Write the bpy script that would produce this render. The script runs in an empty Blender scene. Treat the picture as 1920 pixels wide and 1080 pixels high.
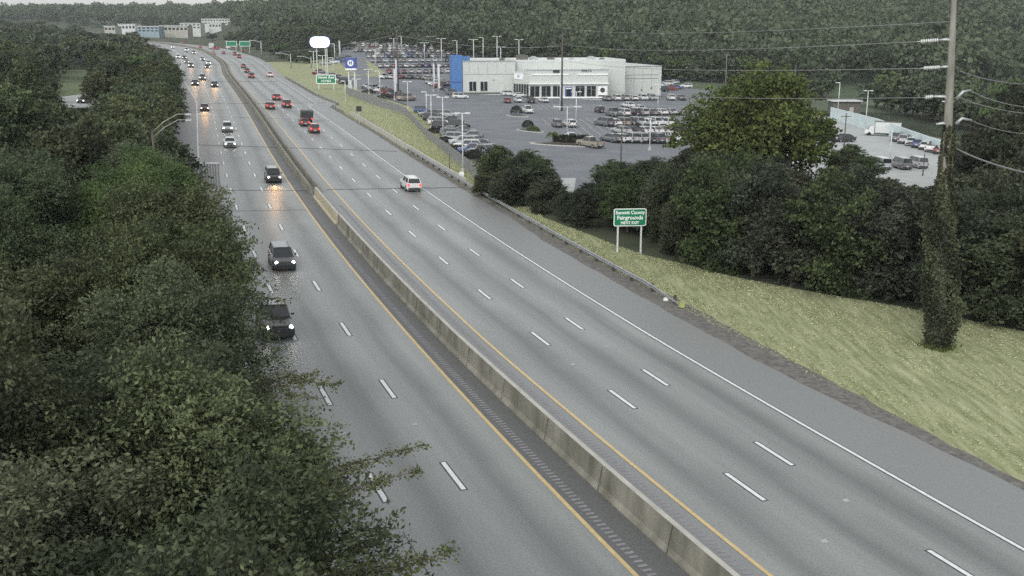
import bpy, math, random
import numpy as np
from mathutils import Vector, Quaternion, Matrix
S = bpy.context.scene
COL = S.collection
R = math.radians
rnd = random.Random(7)
npr = np.random.RandomState(11)

# ------------------------------------------------------------------ camera
F, PITCH, HC = 1939.0, 0.24519, 20.178
cd = bpy.data.cameras.new('camera'); cam = bpy.data.objects.new('camera', cd); COL.objects.link(cam)
cam.location = (0, 0, HC); cam.rotation_euler = (math.pi/2 - PITCH, 0, 0)
cd.sensor_width = 36; cd.lens = F/1920*36; cd.clip_start = .3; cd.clip_end = 8000
S.camera = cam
# ------------------------------------------------------------------ world, sun, exposure
W = bpy.data.worlds.new('World'); S.world = W; W.use_nodes = True
wn, wl = W.node_tree.nodes, W.node_tree.links
sky = wn.new('ShaderNodeTexSky'); sky.sky_type = 'NISHITA'; sky.sun_disc = False
SUN_EL, SUN_AZ = R(38), R(200)
sky.sun_elevation = SUN_EL; sky.sun_rotation = SUN_AZ; sky.air_density = 1.2; sky.dust_density = 1.5; sky.ozone_density = 1.0
hs = wn.new('ShaderNodeHueSaturation'); hs.inputs['Saturation'].default_value = .12
bg = wn['Background']; bg.inputs['Strength'].default_value = .15
wl.new(sky.outputs[0], hs.inputs['Color']); wl.new(hs.outputs[0], bg.inputs['Color'])
sd = bpy.data.lights.new('sun', 'SUN'); sd.energy = .7; sd.angle = R(25); sd.color = (1, .97, .92)
so = bpy.data.objects.new('sun', sd); COL.objects.link(so)
so.rotation_euler = (math.pi/2 - SUN_EL, 0, math.pi - SUN_AZ)
so.location = (0, 0, 60)
S.view_settings.view_transform = 'Standard'; S.view_settings.look = 'None'; S.view_settings.gamma = 1
S.view_settings.use_curve_mapping = False; S.view_settings.exposure = 0.52
S.render.engine = 'CYCLES'
try:
    S.cycles.use_denoising = False; S.cycles.sample_clamp_indirect = 2.5; S.cycles.sample_clamp_direct = 6; S.cycles.max_bounces = 5; S.cycles.diffuse_bounces = 2; S.cycles.glossy_bounces = 2
    S.cycles.transparent_max_bounces = 6; S.cycles.caustics_reflective = False; S.cycles.caustics_refractive = False
except Exception: pass

HAZE = .00014
# ------------------------------------------------------------------ terrain
def sst(a, b, x):
    t = min(1, max(0, (x-a)/(b-a))); return t*t*(3-2*t)
def lerp(x, pts):
    if x <= pts[0][0]: return pts[0][1]
    for (a, b), (c, d) in zip(pts, pts[1:]):
        if x <= c: return b + (d-b)*(x-a)/(c-a)
    return pts[-1][1]
REF_C = [3.00208525e-09, -3.10396576e-06, 1.13071574e-03, -4.74082855e-01, 2.04176413e+01]
FARREF = [(-122, 444), (-139, 500), (-182, 627), (-206, 686), (-229, 730), (-262, 785), (-300, 820), (-350, 850)]
def refx(y):
    return float(np.polyval(REF_C, y))
HB = [(-.8, 1350), (-.36, 1350), (-.3, 1290), (-.27, 1150), (-.245, 850), (-.22, 720), (-.155, 735), (-.12, 690), (-.06, 560), (.02, 480), (.18, 430), (.33, 400), (.6, 380)]
SKYL = [(-.5, .0185), (-.3, .0195), (-.23, .0218), (-.19, .0255), (-.16, .028), (-.13, .031)]
HC_ = [(-.5, 46), (-.3, 36), (-.22, 24), (-.17, 45), (-.1, 80), (0, 100), (.5, 110)]
def T(x, y):
    z = -0.0393*x
    a = x/max(y, 1.)
    if y > 300:
        if a > -.3:
            rx = refx(min(y, 470)) - max(0, y-470)*.34
            z += 6.7*min(1, max(0, (y-400)/240))*sst(30, 70, x-rx)*(1-sst(0, .12, a))
        s = lerp(a, HB)
        if y > s:
            cap = lerp(a, HC_)
            if a < -.12:
                c2 = max(3., 20.2+lerp(a, SKYL)*y-13.5-z); f = sst(-.16, -.12, a); cap = c2*(1-f)+cap*f
            z += cap*(1-math.exp(-(y-s)*.135/cap*1.0)) + 2*math.sin(x*.011+y*.004)*sst(0, 200, y-s)*sst(-.2, -.1, a)
    return z
CP, SP = math.cos(PITCH), math.sin(PITCH)
def ray(px, py):
    u, v = (px-960)/F, (540-py)/F
    return (u, CP+v*SP, -SP+v*CP)
def at(px, py, Y):                      # world point seen at a pixel, at the given distance down range
    d = ray(px, py); t = Y/d[1]
    return Vector((d[0]*t, Y, HC+d[2]*t))
def G(px, py, h=0.):                    # world point where the line of sight meets the terrain (raised by h)
    d = ray(px, py); t = 8.
    while t < 4000:
        if HC+d[2]*t < T(d[0]*t, d[1]*t)+h: break
        t *= 1.04
    lo, hi = t/1.04, t
    for _ in range(30):
        m = (lo+hi)/2
        if HC+d[2]*m < T(d[0]*m, d[1]*m)+h: hi = m
        else: lo = m
    return Vector((d[0]*hi, d[1]*hi, T(d[0]*hi, d[1]*hi)))
def pix(p):
    y = p[1]*CP-(p[2]-HC)*SP; u = p[1]*SP+(p[2]-HC)*CP
    return 960+F*p[0]/y, 540-F*u/y
def onT(x, y, e=0.): return Vector((x, y, T(x, y)+e))

# ------------------------------------------------------------------ materials
def newmat(name):
    m = bpy.data.materials.new(name); m.use_nodes = True
    return m, m.node_tree.nodes, m.node_tree.links, m.node_tree.nodes['Principled BSDF']
def mat(name, col, rough=.7, metal=0., var=.15, scale=3., bump=0., col2=None, coat=0., emit=None, es=0., detail=4, obj=False, spec=.5, stretch=None):
    m, n, l, b = newmat(name)
    b.inputs['Roughness'].default_value = rough; b.inputs['Metallic'].default_value = metal
    b.inputs['Specular IOR Level'].default_value = spec
    b.inputs['Coat Weight'].default_value = coat
    tc = n.new('ShaderNodeTexCoord'); nt = n.new('ShaderNodeTexNoise'); nt.inputs['Scale'].default_value = scale; nt.inputs['Detail'].default_value = detail
    if stretch:
        mp = n.new('ShaderNodeMapping'); mp.inputs['Scale'].default_value = stretch[:3]
        if len(stretch) > 3: mp.inputs['Rotation'].default_value = (0, 0, stretch[3])
        l.new(tc.outputs['Object'], mp.inputs[0]); l.new(mp.outputs[0], nt.inputs['Vector'])
    else: l.new(tc.outputs['Object'], nt.inputs['Vector'])
    mx = n.new('ShaderNodeMix'); mx.data_type = 'RGBA'
    cr = n.new('ShaderNodeValToRGB'); cr.color_ramp.elements[0].position = .3; cr.color_ramp.elements[1].position = .7
    l.new(nt.outputs['Fac'], cr.inputs[0]); l.new(cr.outputs[0], mx.inputs[0])
    c2 = col2 or tuple(min(1, c*(1+var)) for c in col); c1 = col if col2 else tuple(c*(1-var) for c in col)
    mx.inputs[6].default_value = (*c1, 1); mx.inputs[7].default_value = (*c2, 1)
    out = mx.outputs[2]
    if obj:
        oi = n.new('ShaderNodeObjectInfo'); mm = n.new('ShaderNodeMix'); mm.data_type = 'RGBA'; mm.blend_type = 'MULTIPLY'; mm.inputs[0].default_value = 1
        l.new(oi.outputs['Color'], mm.inputs[6]); l.new(out, mm.inputs[7]); out = mm.outputs[2]
    l.new(out, b.inputs['Base Color'])
    if bump:
        bp = n.new('ShaderNodeBump'); bp.inputs['Strength'].default_value = bump; bp.inputs['Distance'].default_value = .05
        l.new(nt.outputs['Fac'], bp.inputs['Height']); l.new(bp.outputs[0], b.inputs['Normal'])
    if emit:
        b.inputs['Emission Color'].default_value = (*emit, 1); b.inputs['Emission Strength'].default_value = es
    return m
def foliage_mat(name, dark, lite, hue2):
    m, n, l, b = newmat(name)
    b.inputs['Roughness'].default_value = .75; b.inputs['Specular IOR Level'].default_value = .25
    at_ = n.new('ShaderNodeAttribute'); at_.attribute_name = 'tint'
    mx = n.new('ShaderNodeMix'); mx.data_type = 'RGBA'; mx.inputs[6].default_value = (*dark, 1); mx.inputs[7].default_value = (*lite, 1)
    l.new(at_.outputs['Fac'], mx.inputs[0])
    oi = n.new('ShaderNodeObjectInfo'); m2 = n.new('ShaderNodeMix'); m2.data_type = 'RGBA'; m2.inputs[7].default_value = (*hue2, 1)
    ml = n.new('ShaderNodeMath'); ml.operation = 'MULTIPLY'; ml.inputs[1].default_value = .6
    l.new(oi.outputs['Random'], ml.inputs[0]); l.new(ml.outputs[0], m2.inputs[0]); l.new(mx.outputs[2], m2.inputs[6])
    hv = n.new('ShaderNodeMix'); hv.data_type = 'RGBA'; hv.blend_type = 'MULTIPLY'; hv.inputs[0].default_value = 1
    l.new(m2.outputs[2], hv.inputs[6]); l.new(oi.outputs['Color'], hv.inputs[7])
    l.new(hv.outputs[2], b.inputs['Base Color'])
    tr = n.new('ShaderNodeBsdfTranslucent'); l.new(hv.outputs[2], tr.inputs[0])
    ms = n.new('ShaderNodeMixShader'); ms.inputs[0].default_value = .22
    l.new(b.outputs[0], ms.inputs[1]); l.new(tr.outputs[0], ms.inputs[2]); l.new(ms.outputs[0], n['Material Output'].inputs[0])
    return m
def road_mat(name, base, dark, joints):
    m, n, l, b = newmat(name)
    b.inputs['Roughness'].default_value = .46; b.inputs['Specular IOR Level'].default_value = .5
    uv = n.new('ShaderNodeUVMap'); sp = n.new('ShaderNodeSeparateXYZ'); l.new(uv.outputs[0], sp.inputs[0])
    def M(op, a, c=None, d=None):
        q = n.new('ShaderNodeMath'); q.operation = op
        for i, v in enumerate((a, c, d)):
            if v is None: continue
            if isinstance(v, (int, float)): q.inputs[i].default_value = v
            else: l.new(v, q.inputs[i])
        return q.outputs[0]
    # oil band down each lane's middle plus two fainter wheel tracks
    nz = n.new('ShaderNodeTexNoise'); nz.inputs['Scale'].default_value = .12; nz.inputs['Detail'].default_value = 3
    l.new(uv.outputs[0], nz.inputs['Vector'])
    wob = M('MULTIPLY', M('SUBTRACT', nz.outputs['Fac'], .5), 1.2)
    u = M('ADD', sp.outputs[0], wob)
    c1 = M('POWER', M('ADD', M('MULTIPLY', M('COSINE', M('MULTIPLY', M('SUBTRACT', u, 1.83), 2*math.pi/3.66)), .5), .5), 3.0)
    c2 = M('POWER', M('ADD', M('MULTIPLY', M('COSINE', M('MULTIPLY', M('SUBTRACT', u, .9), 4*math.pi/3.66)), .5), .5), 2.0)
    band = M('ADD', M('MULTIPLY', c1, .75), M('MULTIPLY', c2, .18))
    n2 = n.new('ShaderNodeTexNoise'); n2.inputs['Scale'].default_value = 1.0; n2.inputs['Detail'].default_value = 5
    mp = n.new('ShaderNodeMapping'); mp.inputs['Scale'].default_value = (1.2, .05, 1); l.new(uv.outputs[0], mp.inputs[0]); l.new(mp.outputs[0], n2.inputs['Vector'])
    fac = M('ADD', band, M('MULTIPLY', M('SUBTRACT', n2.outputs['Fac'], .45), .9))
    g = n.new('ShaderNodeTexNoise'); g.inputs['Scale'].default_value = 9; g.inputs['Detail'].default_value = 6; g.inputs['Roughness'].default_value = .8
    l.new(uv.outputs[0], g.inputs['Vector'])
    mx = n.new('ShaderNodeMix'); mx.data_type = 'RGBA'; mx.clamp_factor = True
    l.new(fac, mx.inputs[0]); mx.inputs[6].default_value = (*base, 1); mx.inputs[7].default_value = (*dark, 1)
    m2 = n.new('ShaderNodeMix'); m2.data_type = 'RGBA'; m2.blend_type = 'MULTIPLY'; m2.inputs[0].default_value = 1
    pn = n.new('ShaderNodeTexNoise'); pn.inputs['Scale'].default_value = .06; pn.inputs['Detail'].default_value = 4; l.new(uv.outputs[0], pn.inputs['Vector'])
    pr = n.new('ShaderNodeMapRange'); pr.inputs[1].default_value = .3; pr.inputs[2].default_value = .7; pr.inputs[3].default_value = .86; pr.inputs[4].default_value = 1.12; l.new(pn.outputs['Fac'], pr.inputs[0])
    m3 = n.new('ShaderNodeMix'); m3.data_type = 'RGBA'; m3.blend_type = 'MULTIPLY'; m3.inputs[0].default_value = 1; l.new(mx.outputs[2], m3.inputs[6]); l.new(pr.outputs[0], m3.inputs[7])
    l.new(m3.outputs[2], m2.inputs[6])
    cr = n.new('ShaderNodeMapRange'); cr.inputs[1].default_value = .25; cr.inputs[2].default_value = .75; cr.inputs[3].default_value = .55; cr.inputs[4].default_value = 1.45
    l.new(g.outputs['Fac'], cr.inputs[0]); l.new(cr.outputs[0], m2.inputs[7])
    l.new(m2.outputs[2], b.inputs['Base Color'])
    return m
M_road = road_mat('asphalt_travel_lanes', (.272, .290, .280), (.140, .149, .143), True)
M_shld = mat('asphalt_shoulder', (.238, .248, .241), .5, var=.10, scale=9, detail=10)
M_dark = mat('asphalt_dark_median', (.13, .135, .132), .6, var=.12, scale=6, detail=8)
M_lot = mat('asphalt_lot', (.135, .148, .168), .8, scale=.18, col2=(.195, .21, .225), detail=8)
M_lot2 = mat('concrete_lot', (.36, .385, .375), .8, scale=.3, col2=(.45, .475, .46), detail=8)
M_white = mat('paint_white', (.66, .69, .68), .55, scale=5, col2=(.84, .87, .86), detail=10)
M_yel = mat('paint_yellow', (.62, .47, .22), .5, var=.12, scale=4)
M_patch = mat('pavement_patch_pale', (.42, .44, .43), .7, scale=9)
M_tar = mat('tar', (.055, .058, .06), .6)
M_rumble = mat('rumble_groove', (.27, .26, .28), .8)
M_ground = mat('ground_soil', (.045, .055, .03), .95, scale=.03, col2=(.07, .085, .045), detail=8)
M_grass = mat('grass', (.19, .215, .10), .95, scale=1.5, col2=(.40, .415, .24), detail=12, bump=.8, stretch=(1.7, .22, 1, R(24)))
M_field = mat('field_grass', (.065, .095, .055), .95, scale=.05, col2=(.10, .13, .07), detail=8)
M_clear = mat('clearing_grass', (.085, .12, .055), .95, scale=.3, col2=(.14, .17, .08), detail=8)
M_gravel = mat('gravel_debris', (.10, .095, .09), .95, scale=2.5, col2=(.21, .20, .18), detail=10, bump=.6)
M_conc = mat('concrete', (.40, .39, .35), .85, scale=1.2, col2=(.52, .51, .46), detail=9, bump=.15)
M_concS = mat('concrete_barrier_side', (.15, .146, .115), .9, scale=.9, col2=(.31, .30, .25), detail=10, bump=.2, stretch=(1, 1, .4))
M_concT = mat('concrete_tan', (.42, .38, .27), .9, scale=1.2, col2=(.50, .46, .34), detail=9)
M_curb = mat('kerb_concrete', (.50, .50, .47), .85)
M_galv = mat('galvanised_steel', (.42, .44, .45), .5, .6, scale=2)
M_steel = mat('weathered_steel_pole', (.16, .155, .13), .75, .1, scale=1.0, col2=(.31, .305, .27), detail=8, stretch=(3, 3, .5))
M_pole = mat('white_pole', (.62, .64, .64), .55, .1)
M_wood = mat('utility_pole_wood', (.085, .075, .065), .9)
M_greywood = mat('grey_fence_board', (.20, .21, .21), .9, scale=4, col2=(.28, .29, .29), stretch=(6, 6, .4))
M_green = mat('sign_green', (.0, .19, .085), .45, var=.05)
M_sface = mat('sign_white', (.85, .87, .86), .45, var=.03)
M_wall = mat('white_wall', (.54, .57, .54), .8, var=.05, scale=1.5)
M_wall2 = mat('pale_roof_membrane', (.58, .61, .60), .8, var=.08, scale=.3)
M_blue = mat('blue_panel', (.07, .18, .42), .4, var=.08, scale=.6)
M_blued = mat('blue_sign', (.05, .09, .33), .4)
M_glass = mat('dark_glass', (.015, .02, .022), .12, var=.3, spec=.7)
M_cglass = mat('car_glass', (.02, .025, .028), .08, var=.2, spec=.8)
M_paint = mat('car_paint', (.93, .93, .93), .28, .0, var=.04, scale=1, coat=.6, obj=True)
M_tyre = mat('tyre_rubber', (.02, .02, .02), .85)
M_rim = mat('wheel_rim', (.4, .41, .42), .35, .7)
M_plast = mat('black_trim', (.025, .025, .027), .6)
M_head = mat('headlight_lit', (.9, .9, .85), .2, emit=(1, .93, .80), es=22)
M_headf = mat('headlight_off', (.5, .52, .52), .15, coat=.5)
M_tail = mat('tail_light_lit', (.5, .02, .02), .3, emit=(1, .05, .04), es=2.2)
M_tailo = mat('tail_light_off', (.22, .015, .015), .3)
M_plate = mat('licence_plate', (.6, .6, .62), .5)
M_chrome = mat('chrome_trim', (.55, .55, .56), .25, .9)
M_lit = mat('lit_sign_face', (.9, .92, 1), .4, emit=(.93, .96, 1), es=3.2)
M_bark = mat('bark', (.07, .055, .04), .95, scale=2, col2=(.13, .105, .08), stretch=(4, 4, 1))
M_barkp = mat('pale_bark', (.17, .155, .13), .95, scale=2, stretch=(4, 4, 1))
M_mulch = mat('mulch', (.05, .04, .03), .95, scale=4)
M_fol = foliage_mat('leaves_thicket', (.013, .019, .012), (.195, .22, .11), (.08, .115, .068))
M_folm = foliage_mat('leaves_dark_belt', (.012, .016, .011), (.125, .142, .09), (.06, .078, .045))
M_folb = foliage_mat('leaves_bright', (.03, .045, .012), (.19, .235, .07), (.12, .15, .05))
M_folf = foliage_mat('leaves_far_forest', (.035, .048, .030), (.17, .20, .115), (.09, .12, .075))
M_straw = foliage_mat('dry_grass_blades', (.24, .27, .13), (.64, .65, .41), (.5, .52, .30))
M_hedge = foliage_mat('hedge_leaves', (.015, .018, .012), (.05, .055, .035), (.04, .04, .03))
M_wire = mat('wire', (.05, .05, .05), .6)
M_wirel = mat('bare_wire', (.33, .33, .33), .5, .5)
M_insul = mat('insulator_glass', (.55, .56, .55), .3)
M_brick = mat('far_building_tan', (.42, .41, .37), .85)
M_teal = mat('teal_wall', (.62, .72, .72), .7, var=.08, scale=.4)
M_shed = mat('shed_siding', (.12, .115, .10), .85, var=.2)

# ------------------------------------------------------------------ helpers
def tag(o, label=None, cat=None, group=None, kind=None):
    if label: o['label'] = label
    if cat: o['category'] = cat
    if group: o['group'] = group
    if kind: o['kind'] = kind
    return o
def empty(name, loc, rz=0., tilt=False):
    o = bpy.data.objects.new(name, None); COL.objects.link(o); o.location = loc; o.empty_display_size = .2
    o.rotation_mode = 'QUATERNION'
    q = Quaternion((0, 0, 1), rz)
    if tilt: q = Vector((0, 0, 1)).rotation_difference(Vector((.0393, 0, 1)).normalized()) @ q
    o.rotation_quaternion = q
    return o
class MB:
    def __init__(s): s.v = []; s.f = []; s.m = []; s.uv = None
    def add(s, vs, fs, mi=0):
        o = len(s.v); s.v += [tuple(v) for v in vs]
        for f in fs: s.f.append(tuple(o+i for i in f)); s.m.append(mi)
        return s
    def box(s, c, d, mi=0, rz=0., tx=1., ty=1.):
        x, y, z = [k/2 for k in d]; ca, sa = math.cos(rz), math.sin(rz); vs = []
        for k in (-1, 1):
            fx, fy = (tx, ty) if k > 0 else (1, 1)
            for i, j in ((-1, -1), (1, -1), (1, 1), (-1, 1)):
                a, b = i*x*fx, j*y*fy
                vs.append((c[0]+a*ca-b*sa, c[1]+a*sa+b*ca, c[2]+k*z))
        return s.add(vs, [(3, 2, 1, 0), (4, 5, 6, 7), (0, 1, 5, 4), (1, 2, 6, 5), (2, 3, 7, 6), (3, 0, 4, 7)], mi)
    def cyl(s, p, q, r0, r1=None, n=10, mi=0, cap=True):
        r1 = r0 if r1 is None else r1; p, q = Vector(p), Vector(q); d = (q-p).normalized()
        a = d.orthogonal().normalized(); b = d.cross(a); vs = []
        for c, r in ((p, r0), (q, r1)):
            for i in range(n):
                t = 2*math.pi*i/n; vs.append(c+a*math.cos(t)*r+b*math.sin(t)*r)
        fs = [(i, (i+1) % n, n+(i+1) % n, n+i) for i in range(n)]
        if cap: fs += [tuple(range(n))[::-1], tuple(range(n, 2*n))]
        return s.add(vs, fs, mi)
    def tube(s, pts, rs, n=6, mi=0):
        pts = [Vector(p) for p in pts]
        if not isinstance(rs, (list, tuple)): rs = [rs]*len(pts)
        vs = []; a = None
        for i, p in enumerate(pts):
            d = (pts[min(i+1, len(pts)-1)]-pts[max(i-1, 0)]).normalized()
            if a is None: a = d.orthogonal().normalized()
            else: a = (a-d*a.dot(d)).normalized()
            b = d.cross(a)
            for k in range(n):
                t = 2*math.pi*k/n; vs.append(p+a*math.cos(t)*rs[i]+b*math.sin(t)*rs[i])
        fs = []
        for i in range(len(pts)-1):
            for k in range(n):
                fs.append((i*n+k, i*n+(k+1) % n, (i+1)*n+(k+1) % n, (i+1)*n+k))
        fs += [tuple(range(n))[::-1], tuple(range((len(pts)-1)*n, len(pts)*n))]
        return s.add(vs, fs, mi)
    def loft(s, rings, mi=0, cap=True):
        n = len(rings[0]); vs = [v for r in rings for v in r]; fs = []
        for i in range(len(rings)-1):
            for k in range(n):
                fs.append((i*n+k, i*n+(k+1) % n, (i+1)*n+(k+1) % n, (i+1)*n+k))
        if cap: fs += [tuple(range(n))[::-1], tuple(range((len(rings)-1)*n, len(rings)*n))]
        return s.add(vs, fs, mi)
    def mesh(s, name, mats, smooth=False):
        me = bpy.data.meshes.new(name); me.from_pydata(s.v, [], s.f)
        for m in (mats if isinstance(mats, (list, tuple)) else [mats]): me.materials.append(m)
        me.polygons.foreach_set('material_index', s.m)
        if smooth: me.polygons.foreach_set('use_smooth', [True]*len(s.f))
        me.update(); return me
    def build(s, name, mats, parent=None, smooth=False):
        o = bpy.data.objects.new(name, s.mesh(name, mats, smooth)); COL.objects.link(o)
        if parent is not None: o.parent = parent
        return o
def link(name, me, parent=None):
    o = bpy.data.objects.new(name, me); COL.objects.link(o)
    if parent is not None: o.parent = parent
    return o
def copy_tree(o, parent=None):
    c = o.copy(); COL.objects.link(c); c.parent = parent
    for ch in list(o.children): copy_tree(ch, c)
    return c
def setcol(o, c):
    o.color = (*c, 1)
    for ch in o.children: setcol(ch, c)
def struct(o): o['kind'] = 'structure'; return o
def tree_of(o):
    return [o]+[d for c in o.children for d in tree_of(c)]

# ------------------------------------------------------------------ ground sheet
def grid_ground():
    xs = np.concatenate([np.arange(-1900, -240, 30), np.arange(-240, 240, 12), np.arange(240, 1901, 30)])
    ys = np.concatenate([np.arange(-60, 700, 14), np.arange(700, 3200, 30)])
    v = []; f = []
    for y in ys:
        e = -.05 if y < 330 else -.3
        for x in xs: v.append((x, y, T(x, y)+e))
    nx = len(xs)
    for j in range(len(ys)-1):
        for i in range(nx-1): f.append((j*nx+i, j*nx+i+1, (j+1)*nx+i+1, (j+1)*nx+i))
    mb = MB(); mb.add(v, f); return struct(mb.build('ground', M_ground, smooth=True))
grid_ground()
# reference curve of the highway: the left yellow line
ref = []
for y in np.arange(-24, 440, 2.0): ref.append((refx(y), y))
for (a, b), (c, d) in zip(FARREF, FARREF[1:]):
    for k in range(8): ref.append((a+(c-a)*k/8, b+(d-b)*k/8))
ref = np.array(ref)
for _ in range(30): ref[230:-1] = (ref[229:-2]+ref[230:-1]*2+ref[231:])/4 if False else np.vstack([(ref[229:-2]+2*ref[230:-1]+ref[231:])/4])
seg = np.hypot(*(ref[1:]-ref[:-1]).T); sacc = np.concatenate([[0], np.cumsum(seg)])
tang = np.gradient(ref, axis=0); tang /= np.hypot(tang[:, 0], tang[:, 1])[:, None]; nrm = np.stack([tang[:, 1], -tang[:, 0]], 1)   # to the right
def RP(s, u):
    x = np.interp(s, sacc, ref[:, 0])+u*np.interp(s, sacc, nrm[:, 0]); y = np.interp(s, sacc, ref[:, 1])+u*np.interp(s, sacc, nrm[:, 1])
    return float(x), float(y)
def sy(y): return float(np.interp(y, ref[:, 1], sacc))          # arc length where the curve passes down-range distance y
def SU(px, py, h=0.):                                            # station and offset of a point seen in the photograph
    p = G(px, py, h); d = np.hypot(ref[:, 0]-p.x, ref[:, 1]-p.y); i = int(d.argmin())
    du = (p.x-ref[i, 0])*nrm[i, 0]+(p.y-ref[i, 1])*nrm[i, 1]; ds = (p.x-ref[i, 0])*tang[i, 0]+(p.y-ref[i, 1])*tang[i, 1]
    return sacc[i]+ds, du
def heading(s):
    tx = np.interp(s, sacc, tang[:, 0]); ty = np.interp(s, sacc, tang[:, 1]); return math.atan2(ty, tx)
YRP = [(0, 5.7), (40, 5.6), (60, 5.05), (95, 4.65), (200, 4.9), (400, 4.2), (1200, 4.2)]
WP = [(0, 17.2), (60, 16.6), (95, 16.2), (230, 16.2), (300, 15.6)]
def yr(s): return lerp(s, YRP)
SEND = sacc[-1]-2
def strip(name, ul, ur, s0, s1, m, e, step=4., uvs=False, zf=None):
    ss = np.arange(s0, s1+.01, step); v = []; f = []; uvl = []
    nu = 3
    for s in ss:
        a, b = (ul(s) if callable(ul) else ul), (ur(s) if callable(ur) else ur)
        for k in range(nu+1):
            u = a+(b-a)*k/nu; x, y = RP(s, u); v.append((x, y, T(x, y)+e)); uvl.append((u, s))
    for j in range(len(ss)-1):
        for k in range(nu): i = j*(nu+1)+k; f.append((i, i+1, i+nu+2, i+nu+1))
    mb = MB(); mb.add(v, f); o = mb.build(name, m)
    if uvs is not False:
        me = o.data; L = me.uv_layers.new(name='UVMap'); idx = np.zeros(len(me.loops), int); me.loops.foreach_get('vertex_index', idx)
        U = np.array(uvl)[idx]; U[:, 0] += uvs; L.data.foreach_set('uv', U.ravel())
    return struct(o)
s0 = 0.
def wln(s): return lerp(s, [(0, -11.25), (60, -11.3), (110, -10.9), (300, -10.6), (360, -12.5), (470, -15.8), (600, -15.8), (1200, -14)])
def rwl(s):      # right white line incl. the merge of the entry lane
    return lerp(s, [(0, 17.2), (50, 16.65), (95, 16.2), (230, 16.3), (291, 15.5), (300, 18.3), (360, 18.4), (420, 18.2), (490, 18.9), (600, 21.5), (760, 20), (1200, 18)])
def pave_r(s): return rwl(s)+lerp(s, [(0, 4.9), (60, 5.2), (110, 5.4), (300, 5.2), (330, 3.2), (500, 3.0), (1200, 2.5)])
def pave_l(s): return wln(s)-lerp(s, [(0, 3.3), (200, 3.4), (240, 4.4), (1200, 4.0)])
strip('highway_left_lanes', lambda s: wln(s)-.12, 0.12, s0, SEND, M_road, .03, uvs=11.25)
strip('highway_right_lanes', lambda s: yr(s)-.12, lambda s: rwl(s)+.12, s0, SEND, M_road, .03, uvs=-5.2)
strip('highway_left_shoulder', pave_l, lambda s: wln(s)-.12, s0, SEND, M_shld, .026)
strip('highway_right_shoulder', lambda s: rwl(s)+.12, pave_r, s0, SEND, M_shld, .026)
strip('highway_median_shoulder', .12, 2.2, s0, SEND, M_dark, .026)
strip('highway_inner_shoulder', 2.2, lambda s: yr(s)-.12, s0, SEND, M_shld, .026)
def mark(name, u, s0, s1, w, m, step=4.):
    g = (lambda s: u(s)) if callable(u) else (lambda s: u)
    return strip(name, lambda s: g(s)-w/2, lambda s: g(s)+w/2, s0, s1, m, .042, step)
mark('yellow_edge_line', 0., s0, SEND, .2, M_yel)
mark('yellow_edge_line', yr, s0, SEND, .2, M_yel)
mark('white_edge_line', rwl, s0, SEND, .2, M_white)
strip('sharpening_outline', lambda s: rwl(s)-.175, lambda s: rwl(s)+.175, s0, SEND, M_tar, .037)  # added dark border under the edge line, imitating camera sharpening
mark('white_edge_line', wln, s0, SEND, .2, M_white)
# lane dashes 3 m long every 12.19 m, phase from the photograph
def dashes(name, ufun, phase_px, w=.2):
    mb = MB(); sp, _ = SU(*phase_px); k0 = -int((sp-2)/12.19)
    s = sp+k0*12.19
    while s < SEND-20:
        wid = w*(1+.0015*s); a, b = s-1.55, s+1.55; vs = []
        for q in (a, s, b):
            for t in (-wid/2, wid/2):
                x, y = RP(q, ufun(q)+t); vs.append((x, y, T(x, y)+.042))
        mb.add(vs, [(0, 1, 3, 2), (2, 3, 5, 4)]); s += 12.19
    mp = MB(); s = sp+k0*12.19+6.4
    while s < 190:
        du = rnd.uniform(-.15, .15); vs = []
        for q, t in ((s, -.16), (s, .14), (s+.3, .19), (s+.26, -.12)):
            x, y = RP(q, ufun(q)+t+du); vs.append((x, y, T(x, y)+.0405))
        mp.add(vs, [(0, 1, 2, 3)]); s += 24.38
    struct(mp.build('pavement_patch', M_patch)); cm = MB(); s = sp+k0*12.19
    while s < SEND-20:
        wid = (w*(1+.0015*s))+.15; vs = []
        for q in (s-1.62, s, s+1.62):
            for t in (-wid/2, wid/2):
                x, y = RP(q, ufun(q)+t); vs.append((x, y, T(x, y)+.037))
        cm.add(vs, [(0, 1, 3, 2), (2, 3, 5, 4)]); s += 12.19
    struct(cm.build('sharpening_outline', M_tar))  # dark rims added round the dashes, like the halo of a sharpened image
    return struct(mb.build(name, M_white))
def lane(f): return f
dashes('lane_dashes', lambda s: yr(s)+lerp(s, [(0, 3.8), (50, 3.9), (100, 3.75), (1200, 3.7)]), (1180, 748))
dashes('lane_dashes', lambda s: yr(s)+lerp(s, [(0, 7.55), (50, 7.6), (100, 7.5), (1200, 7.4)]), (1238, 708))
dashes('lane_dashes', lambda s: lerp(s, [(0, -3.85), (110, -3.8), (1200, -3.6)]), (724, 730))
dashes('lane_dashes', lambda s: lerp(s, [(0, -7.55), (110, -7.4), (1200, -7.1)]), (603, 743))
# rumble grooves beside both yellow lines
for base, sg in ((lambda s: .62, 1), (lambda s: yr(s)-.75, 1)):
    mb = MB(); s = 24.
    while s < 150:
        vs = []
        for q in (s, s+.16):
            for t in (-.2, .2):
                x, y = RP(q, base(s)+t); vs.append((x, y, T(x, y)+.034))
        mb.add(vs, [(0, 1, 3, 2)]); s += .36
    struct(mb.build('rumble_strip', M_rumble))
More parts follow.
